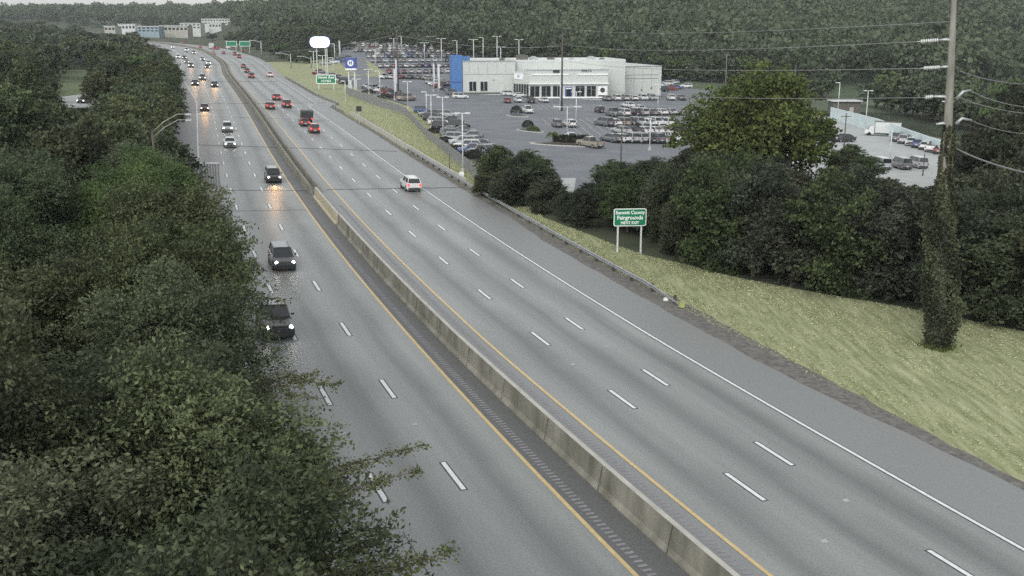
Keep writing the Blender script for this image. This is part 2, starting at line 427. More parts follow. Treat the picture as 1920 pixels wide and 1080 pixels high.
# tar joints across the lanes and thin seams along them
def cross_joint(p, q, w):
    a, b = G(*p), G(*q); d = (b-a); n = Vector((-d.y, d.x, 0)).normalized()*w/2; mb = MB()
    N = 24; vs = []
    for i in range(N+1):
        c = a+d*i/N+Vector((0, .12*math.sin(i*2.1+p[0]), 0))
        for t in (-1, 1):
            x, y = c.x+n.x*t, c.y+n.y*t; vs.append((x, y, T(x, y)+.0455))
    mb.add(vs, [(2*i, 2*i+1, 2*i+3, 2*i+2) for i in range(N)])
    return struct(mb.build('pavement_joint', M_tar))
for p, q, w in (((412, 357), (577, 358), .30), ((612, 356), (866, 352), .34), ((400, 397), (574, 394), .14), ((372, 272), (745, 284), .5), ((374, 195), (614, 193), .7),
                ((352, 153), (520, 153), 1.2), ((345, 120), (500, 122), 1.3), ((374, 218), (620, 226), .3)):
    cross_joint(p, q, w)
mark('pavement_seam', lambda s: -7.5, 20, 75, .035, M_tar); mark('pavement_seam', lambda s: -3.83, 20, 60, .025, M_tar)
mark('pavement_seam', lambda s: yr(s)+7.58, 20, 62, .03, M_tar)

# verge, gravel, field, lots --------------------------------------------------
def sheet(name, rows, m, e, n=10):
    """rows: list of (left pixel, right pixel) pairs, far to near; a sheet laid on the terrain between them"""
    v = []; f = []
    P = [(G(*a), G(*b)) for a, b in rows]; PP = []
    for (a, b), (c, d) in zip(P, P[1:]):
        k = max(1, int((a-c).length/18)); PP += [(a.lerp(c, i/k), b.lerp(d, i/k)) for i in range(k)]
    PP.append(P[-1])
    for a, b in PP:
        for i in range(n+1):
            p = a.lerp(b, i/n); v.append((p.x, p.y, T(p.x, p.y)+e))
    for j in range(len(PP)-1):
        for i in range(n): q = j*(n+1)+i; f.append((q, q+n+1, q+n+2, q+1))
    mb = MB(); mb.add(v, f); return struct(mb.build(name, m))
BELT = [(880, 372), (950, 387), (1000, 402), (1100, 440), (1170, 470), (1250, 487), (1350, 515), (1500, 543), (1700, 577), (1920, 622), (2050, 650)]
VE = sorted(SU(px, py+4) for px, py in BELT[2:]); VE = [(0, 70)]+[(a, b+.8) for a, b in VE]
# mown verge right of the highway, near to far in stations
strip('grass_verge', lambda s: pave_r(s)-.02, lambda s: lerp(s, VE+[(160, 28.8), (200, 31), (250, 37), (290, 41.5), (330, 40), (420, 62), (560, 70)]), 0, 560, M_grass, .012)
strip('gravel_edge', lambda s: pave_r(s)-lerp(s, [(70, .25), (84, 1.1), (128, 1.0), (140, .3)])+.1*math.sin(s*.9)*math.sin(s*.23), lambda s: pave_r(s)+lerp(s, [(0, .45), (70, .5), (82, 1.0), (100, 1.5), (165, .9), (300, .7)])+.12*math.sin(s*1.7)*math.sin(s*.37), 0, 420, M_gravel, .034, step=.8)
strip('grass_left_verge', lambda s: pave_l(s)-3.0, lambda s: pave_l(s)+.05, 0, 760, M_field, .012)
sheet('dealership_lot', [((650, 80), (905, 80)), ((640, 100), (1010, 100)), ((612, 122), (1330, 133)), ((648, 158), (1340, 180)), ((700, 178), (1340, 210)), ((762, 196), (1340, 250)), ((800, 222), (1340, 300)), ((860, 300), (1340, 340)), ((900, 345), (1330, 390))], M_lot, .02, 14)
sheet('back_lot', [((1480, 205), (1770, 262)), ((1480, 250), (1800, 305)), ((1470, 330), (1800, 340)), ((1440, 385), (1790, 380))], M_lot2, .02, 8)
sheet('field', [((1180, 112), (1800, 152)), ((1200, 135), (1850, 205)), ((1260, 150), (1860, 262)), ((1400, 190), (1860, 275))], M_field, -.05, 8)
sheet('clearing_grass', [((95, 132), (215, 130)), ((95, 160), (205, 150)), ((90, 190), (200, 178))], M_clear, .01, 3)
sheet('side_street', [((105, 183), (225, 168)), ((60, 205), (215, 200))], M_lot2, .03, 3)

# ------------------------------------------------------------------ median barrier (sections)
def barrier_profile(h=1.16): return [(-.36, 0), (-.36, .08), (-.20, .30), (-.13, h), (.13, h), (.20, .30), (.36, .08), (.36, 0)]
def barrier(s0, s1, uf, h, m, label, step=2.5, prof=None):
    ref_s = np.arange(s0, s1+.01, step); mb = MB(); rings = []
    for s in ref_s:
        r = []
        for u, z in (prof or barrier_profile(h)):
            x, y = RP(s, uf(s)+u); r.append((x, y, T(x, y)+z+.01))
        rings.append(r)
    n = len(rings[0]); mb.loft(rings, 0)
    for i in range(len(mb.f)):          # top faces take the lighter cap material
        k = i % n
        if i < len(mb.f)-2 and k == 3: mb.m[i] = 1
    return mb, rings
BU = lambda s: lerp(s, [(0, 2.95), (45, 2.72), (60, 2.4), (95, 2.05), (1200, 2.15)])
bt = empty('median_barrier', onT(*RP(40, 2.3))); bt_i = bt.matrix_world.inverted()
tag(bt, 'long stained concrete median barrier between the two carriageways', 'barrier')
def sub(mb, name, mats, parent, loc):
    mb.v = [(v[0]-loc.x, v[1]-loc.y, v[2]-loc.z) for v in mb.v]; return mb.build(name, mats, parent)
sb = sy(122)
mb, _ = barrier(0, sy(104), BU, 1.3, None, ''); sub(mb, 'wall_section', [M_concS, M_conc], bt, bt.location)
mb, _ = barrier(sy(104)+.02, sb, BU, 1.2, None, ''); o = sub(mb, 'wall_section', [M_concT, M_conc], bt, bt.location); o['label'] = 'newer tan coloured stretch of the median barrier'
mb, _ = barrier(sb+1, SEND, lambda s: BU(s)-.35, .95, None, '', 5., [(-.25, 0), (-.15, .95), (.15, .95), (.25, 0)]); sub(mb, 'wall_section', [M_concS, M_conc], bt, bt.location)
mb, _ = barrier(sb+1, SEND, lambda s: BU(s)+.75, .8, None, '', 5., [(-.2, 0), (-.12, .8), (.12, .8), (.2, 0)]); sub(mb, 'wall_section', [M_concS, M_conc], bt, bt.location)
# drips, cracks and joints on the barrier side
mb = MB()
for s in np.arange(6, 130, 6.1):
    for zz, dz in ((.06, 1.1),):
        mb = MB(); a = RP(s, BU(s)-.37); b = RP(s+.05, BU(s)-.37); c = RP(s+.05, BU(s)-.145); d = RP(s, BU(s)-.145)
        mb.add([(*a, T(*a)+.09), (*b, T(*b)+.09), (*c, T(*c)+1.26), (*d, T(*d)+1.26)], [(0, 1, 2, 3)]); sub(mb, 'joint_line', M_tar, bt, bt.location)
# reflector posts on the barrier
# ------------------------------------------------------------------ guardrail along the right shoulder
def guardrail():
    s_a, _ = SU(1300, 575); s_b, _ = SU(752, 282)
    p0 = onT(*RP(s_a, 21.8)); g = empty('guardrail', p0); tag(g, 'galvanised steel guardrail with yellow end beside the grass verge', 'guardrail')
    uf = lambda s: lerp(s, [(75, 23.0), (85, 22.3), (110, 21.9), (140, 22.1), (165, 22.2), (200, 22.2)])
    mb = MB(); rings = []
    for s in np.arange(s_a, s_b, 2.):
        f = min(1, (s-s_a)/8+.35)
        x0, y0 = RP(s, uf(s)); z = T(x0, y0); r = []
        for du, dz in ((0, .42), (-.07, .48), (-.07, .54), (0, .60), (-.07, .66), (-.07, .73), (0, .78), (.03, .78), (.03, .42)):
            x, y = RP(s, uf(s)+du); r.append((x-p0.x, y-p0.y, z+dz*f-p0.z))
        rings.append(r)
    mb.loft(rings); mb.build('rail', M_galv, g)
    for s in np.arange(s_a+1, s_b, 3.8):
        x, y = RP(s, uf(s)+.14); mb = MB(); mb.box((x-p0.x, y-p0.y, T(x, y)-p0.z+.36), (.16, .2, .74), 0, heading(s)); mb.build('post', M_wood, g)
    x, y = RP(s_a-.3, uf(s_a)); mb = MB(); mb.box((x-p0.x, y-p0.y, T(x, y)-p0.z+.3), (.36, .36, .4), 0, heading(s_a)); mb.build('end_terminal', mat('reflective_yellow', (.4, .42, .16), .5), g)
    return s_a, s_b
ga, gb = guardrail()
# concrete parapet further on, then a steel rail
s_p, _ = SU(742, 275); s_q, _ = SU(858, 346)
mb, _ = barrier(s_q, s_p+62, lambda s: 22.7, .85, None, '', 3., [(-.22, 0), (-.14, .85), (.14, .85), (.22, 0)])
o = mb.build('parapet_wall', [M_conc, M_conc]); tag(o, 'low pale concrete wall continuing the guardrail up the right shoulder', 'wall')
mb = MB(); pts = []
for s in np.arange(s_p+66, 430, 6.): x, y = RP(s, pave_r(s)+.5); pts.append((x, y, T(x, y)+.6))
mb.tube(pts, .14, 4)
fr = empty('guardrail', Vector(pts[0])-Vector((0, 0, .6))); tag(fr, 'distant steel guardrail on the grassy bank beyond the concrete wall', 'guardrail')
sub(mb, 'rail', M_galv, fr, fr.location)
for p in pts: mb = MB(); mb.cyl((p[0], p[1], p[2]-.6), p, .08, n=5); sub(mb, 'post', M_wood, fr, fr.location)
# left edge rail (only glimpsed through the trees)
mb = MB(); pts = []
for s in np.arange(sy(195), 720, 6.): x, y = RP(s, pave_l(s)-.2); pts.append((x, y, T(x, y)+.7))
mb.tube(pts, .12, 4); o = mb.build('guardrail', M_galv); tag(o, 'grey steel rail at the foot of the trees on the left shoulder', 'guardrail')

# ------------------------------------------------------------------ foliage
def leaf_mesh(name, C, A, L, Wd, tint, m, extra=None):
    """C centres, A leaf axes (unit), L lengths, Wd widths: one diamond-shaped folded leaf each"""
    n = len(C); rv = npr.normal(size=(n, 3)); B = np.cross(A, rv); B /= np.linalg.norm(B, axis=1)[:, None]+1e-9
    N = np.cross(A, B)
    v = np.empty((n, 4, 3))
    v[:, 0] = C-A*(L/2)[:, None]; v[:, 2] = C+A*(L/2)[:, None]
    v[:, 1] = C+B*(Wd/2)[:, None]+N*(Wd*.18)[:, None]; v[:, 3] = C-B*(Wd/2)[:, None]+N*(Wd*.18)[:, None]
    v = v.reshape(-1, 3); nv = len(v)
    me = bpy.data.meshes.new(name); me.vertices.add(nv); me.vertices.foreach_set('co', v.ravel().astype(np.float32))
    me.loops.add(nv); me.loops.foreach_set('vertex_index', np.arange(nv, dtype=np.int32))
    me.polygons.add(n); me.polygons.foreach_set('loop_start', np.arange(0, nv, 4, dtype=np.int32)); me.polygons.foreach_set('loop_total', np.full(n, 4, np.int32))
    me.materials.append(m); me.update(calc_edges=True)
    a = me.attributes.new('tint', 'FLOAT', 'FACE'); a.data.foreach_set('value', tint.astype(np.float32))
    return me
def unit(v): return v/(np.linalg.norm(v, axis=1)[:, None]+1e-9)
def crown_points(n_spray, per, R0, H0, zc, lobes, spray_len, rs, shape=.9, low=-.55, flat=.55):
    """sprays of leaves scattered over the shells of overlapping lobes"""
    g = rs
    lc = unit(g.normal(size=(lobes, 3))); lc[:, 2] = np.clip(lc[:, 2], low, 1)
    rad = g.uniform(.25, .78, lobes)**.8
    lc = lc*rad[:, None]*np.array([R0, R0, H0]); lr = g.uniform(.26, .48, lobes)*R0
    k = g.randint(0, lobes, n_spray)
    d = unit(g.normal(size=(n_spray, 3))); d[:, 2] = np.where(d[:, 2] < -.35, -d[:, 2], d[:, 2])
    r = lr[k]*g.uniform(.45, 1.12, n_spray)
    C = lc[k]+d*r[:, None]; C[:, 2] += zc
    # shared lobe tint, spray tint
    lt = g.uniform(-.22, .22, lobes)[k]
    out = unit(C-np.array([0, 0, zc-H0*.3])); out = unit(out*.8+g.normal(size=(n_spray, 3))*.5+np.array([0, 0, -.05]))
    out[:, 2] *= flat; out = unit(out)
    t = g.uniform(-.5, .5, (n_spray, per)); side = g.normal(size=(n_spray, per, 3))*.16*spray_len
    side[:, :, 2] *= .6
    P = C[:, None, :]+out[:, None, :]*(t*spray_len*g.uniform(.6, 1.3, (n_spray, 1)))[:, :, None]+side
    P[:, :, 2] -= (t+.5)**2*spray_len*.25
    A = unit((out[:, None, :]+g.normal(size=(n_spray, per, 3))*.55+np.array([0, 0, -.25])).reshape(-1, 3))
    st = g.uniform(-.3, .3, n_spray)
    tint = np.clip(.42+(lt+st)[:, None]+g.normal(size=(n_spray, per))*.14, 0, 1).ravel()
    return P.reshape(-1, 3), A, tint, lc, lr
def trunk_mesh(name, H, r, lc, zc, m, rs, n=7, twigs=True):
    mb = MB(); top = Vector((rs.uniform(-.3, .3), rs.uniform(-.3, .3), zc*.95)); pts = []
    for i in range(7):
        t = i/6; pts.append(Vector((top.x*t+.15*math.sin(t*5), top.y*t+.12*math.sin(t*7+1), t*top.z)))
    mb.tube(pts, [r*(1.25-.75*i/6) for i in range(7)], n)
    for j, c in enumerate(lc[:14]):
        t = .35+.6*rs.rand(); i = min(5, int(t*6)); b = pts[i].lerp(pts[i+1], t*6-i); e = Vector((c[0], c[1], c[2]+zc)); mid = (b+e)/2+Vector((0, 0, .3))
        mb.tube([b, mid, e], [r*.38, r*.24, r*.07], 5)
        if twigs:
            for q in range(3):
                d = Vector(rs.normal(size=3))*.9; d.z = abs(d.z)*.6; mb.tube([mid.lerp(e, .4+.2*q), e+d], [r*.12, r*.02], 4)
    return mb.mesh(name, m, True)
def tree_kind(seed, H, R0, n_spray, per, spray_len, leaf, lw, lobes, fm, bm, ratio=.62, zc=None, low=-.55, twigs=True, flat=.55):
    rs = np.random.RandomState(seed); H0 = H*ratio/2*1.15; zc = zc or H-H0*1.02
    P, A, tint, lc, lr = crown_points(n_spray, per, R0, H0, zc, lobes, spray_len, rs, low=low, flat=flat)
    n = len(P); L = leaf*rs.uniform(.65, 1.25, n)
    tint = np.clip(tint+(P[:, 2]-zc)/H0*.06, 0, 1)
    cm = leaf_mesh('crown', P, A, L, L*lw*rs.uniform(.8, 1.2, n), tint, fm)
    return (trunk_mesh('trunk', H, .018*H+.04, lc, zc, bm, rs, twigs=twigs), cm, H, R0)
def sight(x, y, h):      # keep the crowns below the far bend of the highway, as they stand in the photograph
    px, _ = pix(onT(x, y)); 
    if y > 620 and (150 < px <= 255 or 352 <= px < 440): return min(h, at(px, 61 if px < 256 else 48, y).z-T(x, y))
    if not 255 < px < 352: return h
    lim = at(px, lerp(px, [(255, 74), (278, 78), (290, 86), (303, 100), (325, 108), (340, 135), (352, 190)])+4, y).z-T(x, y)
    return min(h, lim)
def place_tree(k, x, y, h, w, rz, label, cat, group, name='tree', z=None, tint=(1, 1, 1)):
    e = empty(name, (x, y, (T(x, y) if z is None else z)-.1), rz); tag(e, label, cat, group)
    e.scale = (w/k[3], w/k[3], h/k[2])
    t = link('trunk', k[0], e); c = link('crown', k[1], e); c.color = (*tint, 1)
    return e
near_k = [tree_kind(100+i, 11, 4.4, 3300, 26, .95, .165, .5, 30, M_fol, M_barkp) for i in range(4)]
mid_k = [tree_kind(200+i, 11, 4.4, 900, 16, 1.1, .34, .6, 22, M_fol, M_bark) for i in range(3)]
belt_k = [tree_kind(300+i, 10, 4.2, 1500, 16, 1.0, .30, .65, 26, M_folm, M_bark, ratio=.92, zc=4.6, low=-1, twigs=False) for i in range(4)]
far_k = [tree_kind(400+i, 12, 4.6, 150, 9, 1.6, 1.0, .75, 14, M_folf, M_bark, ratio=.85, low=-.9, twigs=False) for i in range(4)]
# --- left thicket: one row hugging the shoulder, then fill
def tcol():
    if rnd.random() < .10: return (1.02, 1.2, .8)
    v = rnd.uniform(.75, 1.25); return (v*rnd.uniform(.92, 1.1), v, v*rnd.uniform(.85, 1.15))
THICK = 'broadleaf trees in the thicket left of the highway'
ORD = 'first second third fourth fifth sixth seventh eighth ninth tenth eleventh twelfth thirteenth fourteenth fifteenth sixteenth seventeenth eighteenth nineteenth twentieth'.split()
for t_, nx_ in zip('twenty thirty forty fifty sixty seventy eighty ninety'.split(), 'thirtieth fortieth fiftieth sixtieth seventieth eightieth ninetieth 100th'.split()): ORD += [t_+'-'+a for a in ORD[:9]]+[nx_]
ORD += [f'{i}'+{1: 'st', 2: 'nd', 3: 'rd'}.get(i % 10 if i % 100 not in (11, 12, 13) else 0, 'th') for i in range(101, 200)]
pts = []; s = 3.; i = 0
while s < 700:
    w = rnd.uniform(4.1, 4.9) if s < 240 else rnd.uniform(4.2, 5.2); u = pave_l(s)-(w-(2.9 if 40 < s < 150 else 2.3))-rnd.uniform(0, .7)
    if s > 235: u -= .8
    if sy(86) < s < sy(138): u -= 1.5
    if sy(48) < s < sy(66): u += .9
    x, y = RP(s, u); dist = math.hypot(x, y)
    if dist > 13:
        k = near_k[i % 4] if dist < 85 else (mid_k[i % 3] if dist < 300 else far_k[i % 4])
        h = sight(x, y, rnd.uniform(9.5, 12) if s < 200 else rnd.uniform(8.5, 11))
        if h < 3: s += 5; continue
        place_tree(k, x, y, h, w, rnd.uniform(0, 6.28), f'green roadside tree edging the left shoulder, {ORD[i]} from the camera', 'tree', 'trees edging the left shoulder', 'roadside_tree', tint=tcol())
        pts.append((x, y)); i += 1
    s += rnd.uniform(5.4, 7.4)
def near_any(x, y, d):
    return any((x-a)**2+(y-b)**2 < d*d for a, b in pts)
def uoff(x, y):
    d = np.hypot(ref[:, 0]-x, ref[:, 1]-y); j = int(d.argmin()); return (x-ref[j, 0])*nrm[j, 0]+(y-ref[j, 1])*nrm[j, 1]
cnt = 0; TH_ = []
for tries in range(30000):
    y = 12+rnd.random()**.8*420; x = -rnd.random()*(.56*y+9)
    if near_any(x, y, 5.3 if y < 230 else 6.6): continue
    if uoff(x, y) > pave_l(sy(min(y, 430)))-5.5: continue
    px, py = pix(onT(x, y, 6))
    if px < -130: continue
    a = x/y
    if 168 < y < 300 and -.455 < a < -.388: continue
    if y > 240 and -.41 < a < -.36 and y < 330: continue
    hm = 99
    pxc = px
    if 70 < pxc < 240 and 60 < y <= 168: hm = at(pxc, 205 if pxc > 95 else 190, y).z-T(x, y)
    if 110 < pxc < 190 and 300 < y < 380: continue
    if hm < 3.5: continue
    dist = math.hypot(x, y)
    k = near_k[cnt % 4] if dist < 75 else (mid_k[cnt % 3] if dist < 300 else far_k[cnt % 4])
    h = rnd.uniform(9, 13.2); w = rnd.uniform(3.9, 5.1)
    if dist < 30: h = min(h, 11)
    if y < 20 and x > -8: continue
    h = sight(x, y, min(h, hm))
    if h < 3: continue
    lab = f'broadleaf tree inside the left thicket, about {round(dist)} metres from the camera, {["slender", "wide"][w > 4.5]} crown' if y < 150 else 'tree in the farther woods left of the highway'
    te = place_tree(k, x, y, h, w, rnd.uniform(0, 6.28), lab, 'tree', THICK if y < 150 else 'trees in the farther left woods', 'broadleaf_tree', tint=tcol())
    if y < 150: TH_.append((dist, te))
    pts.append((x, y)); cnt += 1
    if cnt > 175: break
for j, (q, te) in enumerate(sorted(TH_, key=lambda z: z[0])): te['label'] = f'broadleaf tree inside the left thicket, {ORD[j]} nearest to the camera'
print('left trees', i, cnt)
# --- reaching branches over the road
def reach_tree(bx, by, bh, tips, label, seed):
    rs = np.random.RandomState(seed); b = onT(bx, by); e = empty('overhanging_tree', b); tag(e, label, 'tree', None)
    mb = MB(); mb.tube([(0, 0, -.1), (.2, 0, bh*.3), (.1, .2, bh*.55)], [.2, .16, .1], 7)
    Cs, As, Ts = [], [], []
    for tip in tips:
        t = Vector(tip)-b; o = Vector((.1, .2, bh*.52)); o.z = min(o.z, t.z-.2); m1 = o.lerp(t, .5)+Vector((rs.uniform(-.7, .7), rs.uniform(-.7, .7), rs.uniform(.5, 1.3))); path = []
        for q in range(13):
            f = q/12; path.append(o*(1-f)**2+m1*2*f*(1-f)+t*f*f+Vector((math.sin(q*1.9+seed), math.cos(q*1.3+seed), math.sin(q*2.3)))*.09*f)
        mb.tube(path, [.07*(1-f/13)+.006 for f in range(13)], 5)
        d = (t-o).normalized(); side = d.cross(Vector((0, 0, 1))).normalized()
        Lb = (t-o).length
        for q in range(int(Lb*9)):
            f = .12+.88*rs.rand()**.8; j = min(11, int(f*12)); p = path[j].lerp(path[j+1], f*12-j)
            sl = (1.35*(1.08-f)+.12)*rs.uniform(.45, 1.2); sd_ = side*(rs.choice([-1, 1])*rs.uniform(.1, 1.3)); dr = (d*rs.uniform(.3, .9)+sd_+Vector((0, 0, rs.uniform(-.5, .35)))).normalized()
            e2 = p+dr*sl-Vector((0, 0, .12*sl*sl)); mb.tube([p, p.lerp(e2, .5)+Vector((0, 0, .05)), e2], [.012, .008, .003], 3)
            for z in range(int(6+13*sl)):
                c = p.lerp(e2, rs.rand()*1.1)+Vector(rs.normal(size=3))*(.05+.05*sl); Cs.append(c); As.append((dr+Vector(rs.normal(size=3))*.6+Vector((0, 0, -.3))).normalized()); Ts.append(.52+rs.normal()*.22)
    mb.build('trunk', M_barkp, e, True)
    C = np.array([tuple(c) for c in Cs]); A = np.array([tuple(c) for c in As]); n = len(C); L = rs.uniform(.08, .16, n)
    cm = leaf_mesh('crown', C, A, L, L*.5, np.clip(np.array(Ts), 0, 1), M_fol); link('crown', cm, e).color = (1.1, 1.1, .8, 1)
def tipat(px, py, h): p = G(px, py, h); return Vector((p.x, p.y, T(p.x, p.y)+h))
reach_tree(-10.5, 24.5, 11, [tipat(795, 836, 7.5), tipat(785, 884, 7.0), tipat(700, 872, 7.6), tipat(735, 905, 7.4), tipat(650, 905, 7.2), tipat(690, 950, 6.8)], 'tree whose longest leafy branch reaches over the left lanes', 5)
reach_tree(-9.3, 19.0, 10, [tipat(855, 1030, 7.6), tipat(800, 1045, 7.6), tipat(735, 1000, 7.4), tipat(700, 1060, 7.6)], 'tree at the bottom edge with leafy branch tips over the road', 6)
reach_tree(-12.6, 35.5, 10.5, [tipat(642, 722, 7.0), tipat(598, 700, 7.2), tipat(600, 750, 6.6), tipat(560, 765, 6.8), tipat(640, 853, 6.6), tipat(600, 862, 7.0)], 'tree whose twin leafy branches cross the outer lane dashes', 8)
reach_tree(-17.2, 51, 10.5, [tipat(478, 490, 6.6), tipat(485, 500, 6.0), tipat(470, 525, 6.5), tipat(505, 590, 6.2)], 'brighter green tree leaning out beside the dark pickup truck', 9)

# --- dark tree belt right of the verge
BELT = [(880, 372), (950, 387), (1000, 402), (1100, 440), (1170, 470), (1250, 487), (1350, 515), (1500, 543), (1700, 577), (1920, 622), (2050, 650)]
TOPS = [(880, 335), (925, 285), (985, 283), (1020, 310), (1045, 355), (1075, 350), (1100, 335), (1140, 312), (1160, 305), (1230, 284), (1300, 272), (1400, 272), (1450, 285), (1500, 330), (1535, 335), (1580, 285), (1610, 300), (1650, 330), (1700, 345), (1760, 335), (1785, 320), (1830, 280), (1950, 260)]
bl = [G(px, py) for px, py in BELT]
cnt = 0; bp_ = []
def baseY(px): return lerp(px, BELT)
FR_ = []
for tries in range(40000):
    px = rnd.uniform(885, 2020); f = rnd.random()
    yb = baseY(px); yt = lerp(px, TOPS)+18
    if yt > yb-8: continue
    if tries < 3000: py = yb-rnd.uniform(6, 16)
    else: py = rnd.uniform(max(yt, 300), yb-8)
    p = G(px, py)
    if any((p.x-a)**2+(p.y-b)**2 < (3.4 if tries < 3000 else 3.9)**2 for a, b in bp_): continue
    if abs(px-1180) < 75 and py > baseY(px)-24: continue
    e_ = at(px, lerp(px, TOPS)+rnd.uniform(0, 22), p.y); hmax = e_.z-T(p.x, p.y)
    h = min(hmax, rnd.uniform(8, 12.5))
    if h < 3.2: continue
    w = min(h*.55, rnd.uniform(3.6, 4.8))
    if 1085 < px < 1290 and py > baseY(px)-34: w = min(w, 2.3)
    pp = pix(onT(p.x, p.y, .2))
    k = belt_k[cnt % 4]
    lab = 'dark leafy tree in the belt between the grass verge and the car lots'
    te = place_tree(k, p.x, p.y, h*1.08, w, rnd.uniform(0, 6.28), lab, 'tree', 'trees of the dark belt behind the verge', 'belt_tree', z=T(p.x, p.y)-h*.08, tint=tcol())
    if tries < 3000: FR_.append((px, te))
    bp_.append((p.x, p.y)); cnt += 1
    if cnt > 170: break
for j, (q, te) in enumerate(sorted(FR_, key=lambda z: z[0])): te['label'] = f'front tree of the dark belt along the verge, {ORD[j]} from the left'
print('belt', cnt, len(FR_))
def verge_blades():
    rs = np.random.RandomState(21); n = 190000; ss = 22+rs.rand(n)**1.3*260; C = np.empty((n, 3)); keep = np.ones(n, bool)
    lo = np.interp(ss, *zip(*[(q, pave_r(q)+.5) for q in range(0, 300, 5)])); hi = np.interp(ss, *zip(*[(q, lerp(q, VE+[(160, 28.8), (200, 31), (250, 37), (290, 41)])) for q in range(0, 300, 5)]))
    u = lo+(hi-lo)*rs.rand(n)
    # clumps follow the mower's passes
    ph = np.sin(u*2.1+.4*np.sin(ss*.11)+1)*.6+np.sin(u*.7+ss*.05)*.5+np.sin(u*5.3+np.sin(ss*.07)*2)*.35+rs.normal(size=n)*.45; keep = ph > -.35
    x = np.interp(ss, sacc, ref[:, 0])+u*np.interp(ss, sacc, nrm[:, 0]); y = np.interp(ss, sacc, ref[:, 1])+u*np.interp(ss, sacc, nrm[:, 1])
    C = np.stack([x, y, -.0393*x+.03+rs.rand(n)*.05], 1)[keep]; m = len(C); A = rs.normal(size=(m, 3))*np.array([.6, 1.2, .3]); A[:, 0] -= .35*np.abs(A[:, 1]); A = unit(A); L = rs.uniform(.08, .24, m)
    o = link('mown_grass', leaf_mesh('mown_grass', C, A, L, L*.35, np.clip(.5+.3*ph[keep]*.4+rs.normal(size=m)*.2, 0, 1), M_straw)); tag(o, 'dry mown grass lying over the verge in streaks', 'grass', kind='stuff')
verge_blades()
# the big round tree
big = tree_kind(501, 17, 8.6, 3600, 18, 1.5, .45, .7, 34, M_folb, M_bark, ratio=.86, low=-.9)
p = G(1402, 392); hb = at(1408, 120, p.y).z-T(p.x, p.y)
place_tree(big, p.x, p.y, hb*.96, 130*p.y/F*1.0, .6, 'largest round crowned tree, brighter green, between the two car lots', 'tree', None, 'round_tree')
# tall dark trees at the right edge
for j, (px, py, ty, w) in enumerate(((1872, 440, 165, 5.2), (1925, 470, 150, 5.5), (1835, 400, 215, 4.2), (1965, 420, 120, 6), (1900, 360, 150, 6))):
    p = G(px, py); h = at(px, ty, p.y).z-T(p.x, p.y)
    place_tree(belt_k[j % 4], p.x, p.y, h, w, j, f'tall dark tree right of the ivy covered pole, {ORD[j]} of five', 'tree', 'tall trees right of the ivy pole', 'tall_tree', tint=(.8, .8, .8))
# sparse light saplings near the sign pole gap
for j, (px, py, ty, w) in enumerate(((985, 372, 283, 3.0), (930, 365, 272, 2.6), (1150, 372, 300, 2.6), (1000, 380, 300, 2.4), (1585, 350, 270, 3.4), (1620, 360, 290, 3))):
    p = G(px, py); h = at(px, ty, p.y).z-T(p.x, p.y)
    place_tree(mid_k[j % 3], p.x, p.y, h, w, j*2, f'lighter sapling rising out of the dark belt, {ORD[j]} of six from the camera side', 'tree', 'lighter saplings in the belt', 'sapling', tint=(.85, .95, .8))

# --- far forest: individual trees along its front edge, one mass behind
fpts = []
def forest_front():
    c = 0
    for (pa, pb, n, wh) in (((455, 84), (660, 78), 26, 'behind the highway bend'), ((662, 79), (900, 79), 24, 'behind the big car lot'), ((900, 82), (1300, 104), 34, 'behind the white showroom'), ((1300, 110), (1560, 190), 22, 'behind the largest round tree'), ((1640, 200), (1900, 262), 20, 'beyond the pale wall')):
        for i in range(n):
            f = (i+rnd.random()*.6)/n; px = pa[0]+(pb[0]-pa[0])*f; py = pa[1]+(pb[1]-pa[1])*f
            a = (px-960)/F*1.0; p = G(px, py)
            Y = min(p.y, lerp(p.x/p.y, HB)+10); x = p.x/p.y*Y
            place_tree(far_k[c % 4], x, Y, rnd.uniform(9, 15), rnd.uniform(4.5, 6.5), rnd.uniform(0, 6), f'tree fronting the wooded hillside {wh}, {ORD[i]} from the left', 'tree', 'trees fronting the wooded hillside', 'hillside_tree', tint=tcol()); c += 1
forest_front()
c = 0
for tries in range(4000):
    px = rnd.uniform(385, 656); py = rnd.uniform(66, 122); p = G(px, py)
    if not 400 < p.y < 1100: continue
    uo = uoff(p.x, p.y)
    if uo < 27 or uo > 150: continue
    if py > lerp(px, [(385, 74), (480, 92), (545, 118), (600, 120), (656, 92)]): continue
    if any((p.x-q[0])**2+(p.y-q[1])**2 < 8.5**2 for q in fpts): continue
    fpts.append((p.x, p.y)); place_tree(far_k[c % 4], p.x, p.y, rnd.uniform(4, 8.5), rnd.uniform(4, 6), rnd.uniform(0, 6), 'scrubby tree on the bank between the highway bend and the big lot', 'tree', 'scrub trees on the bank by the bend', 'bank_tree', tint=tcol()); c += 1
    if c > 95: break
print('bank', c)
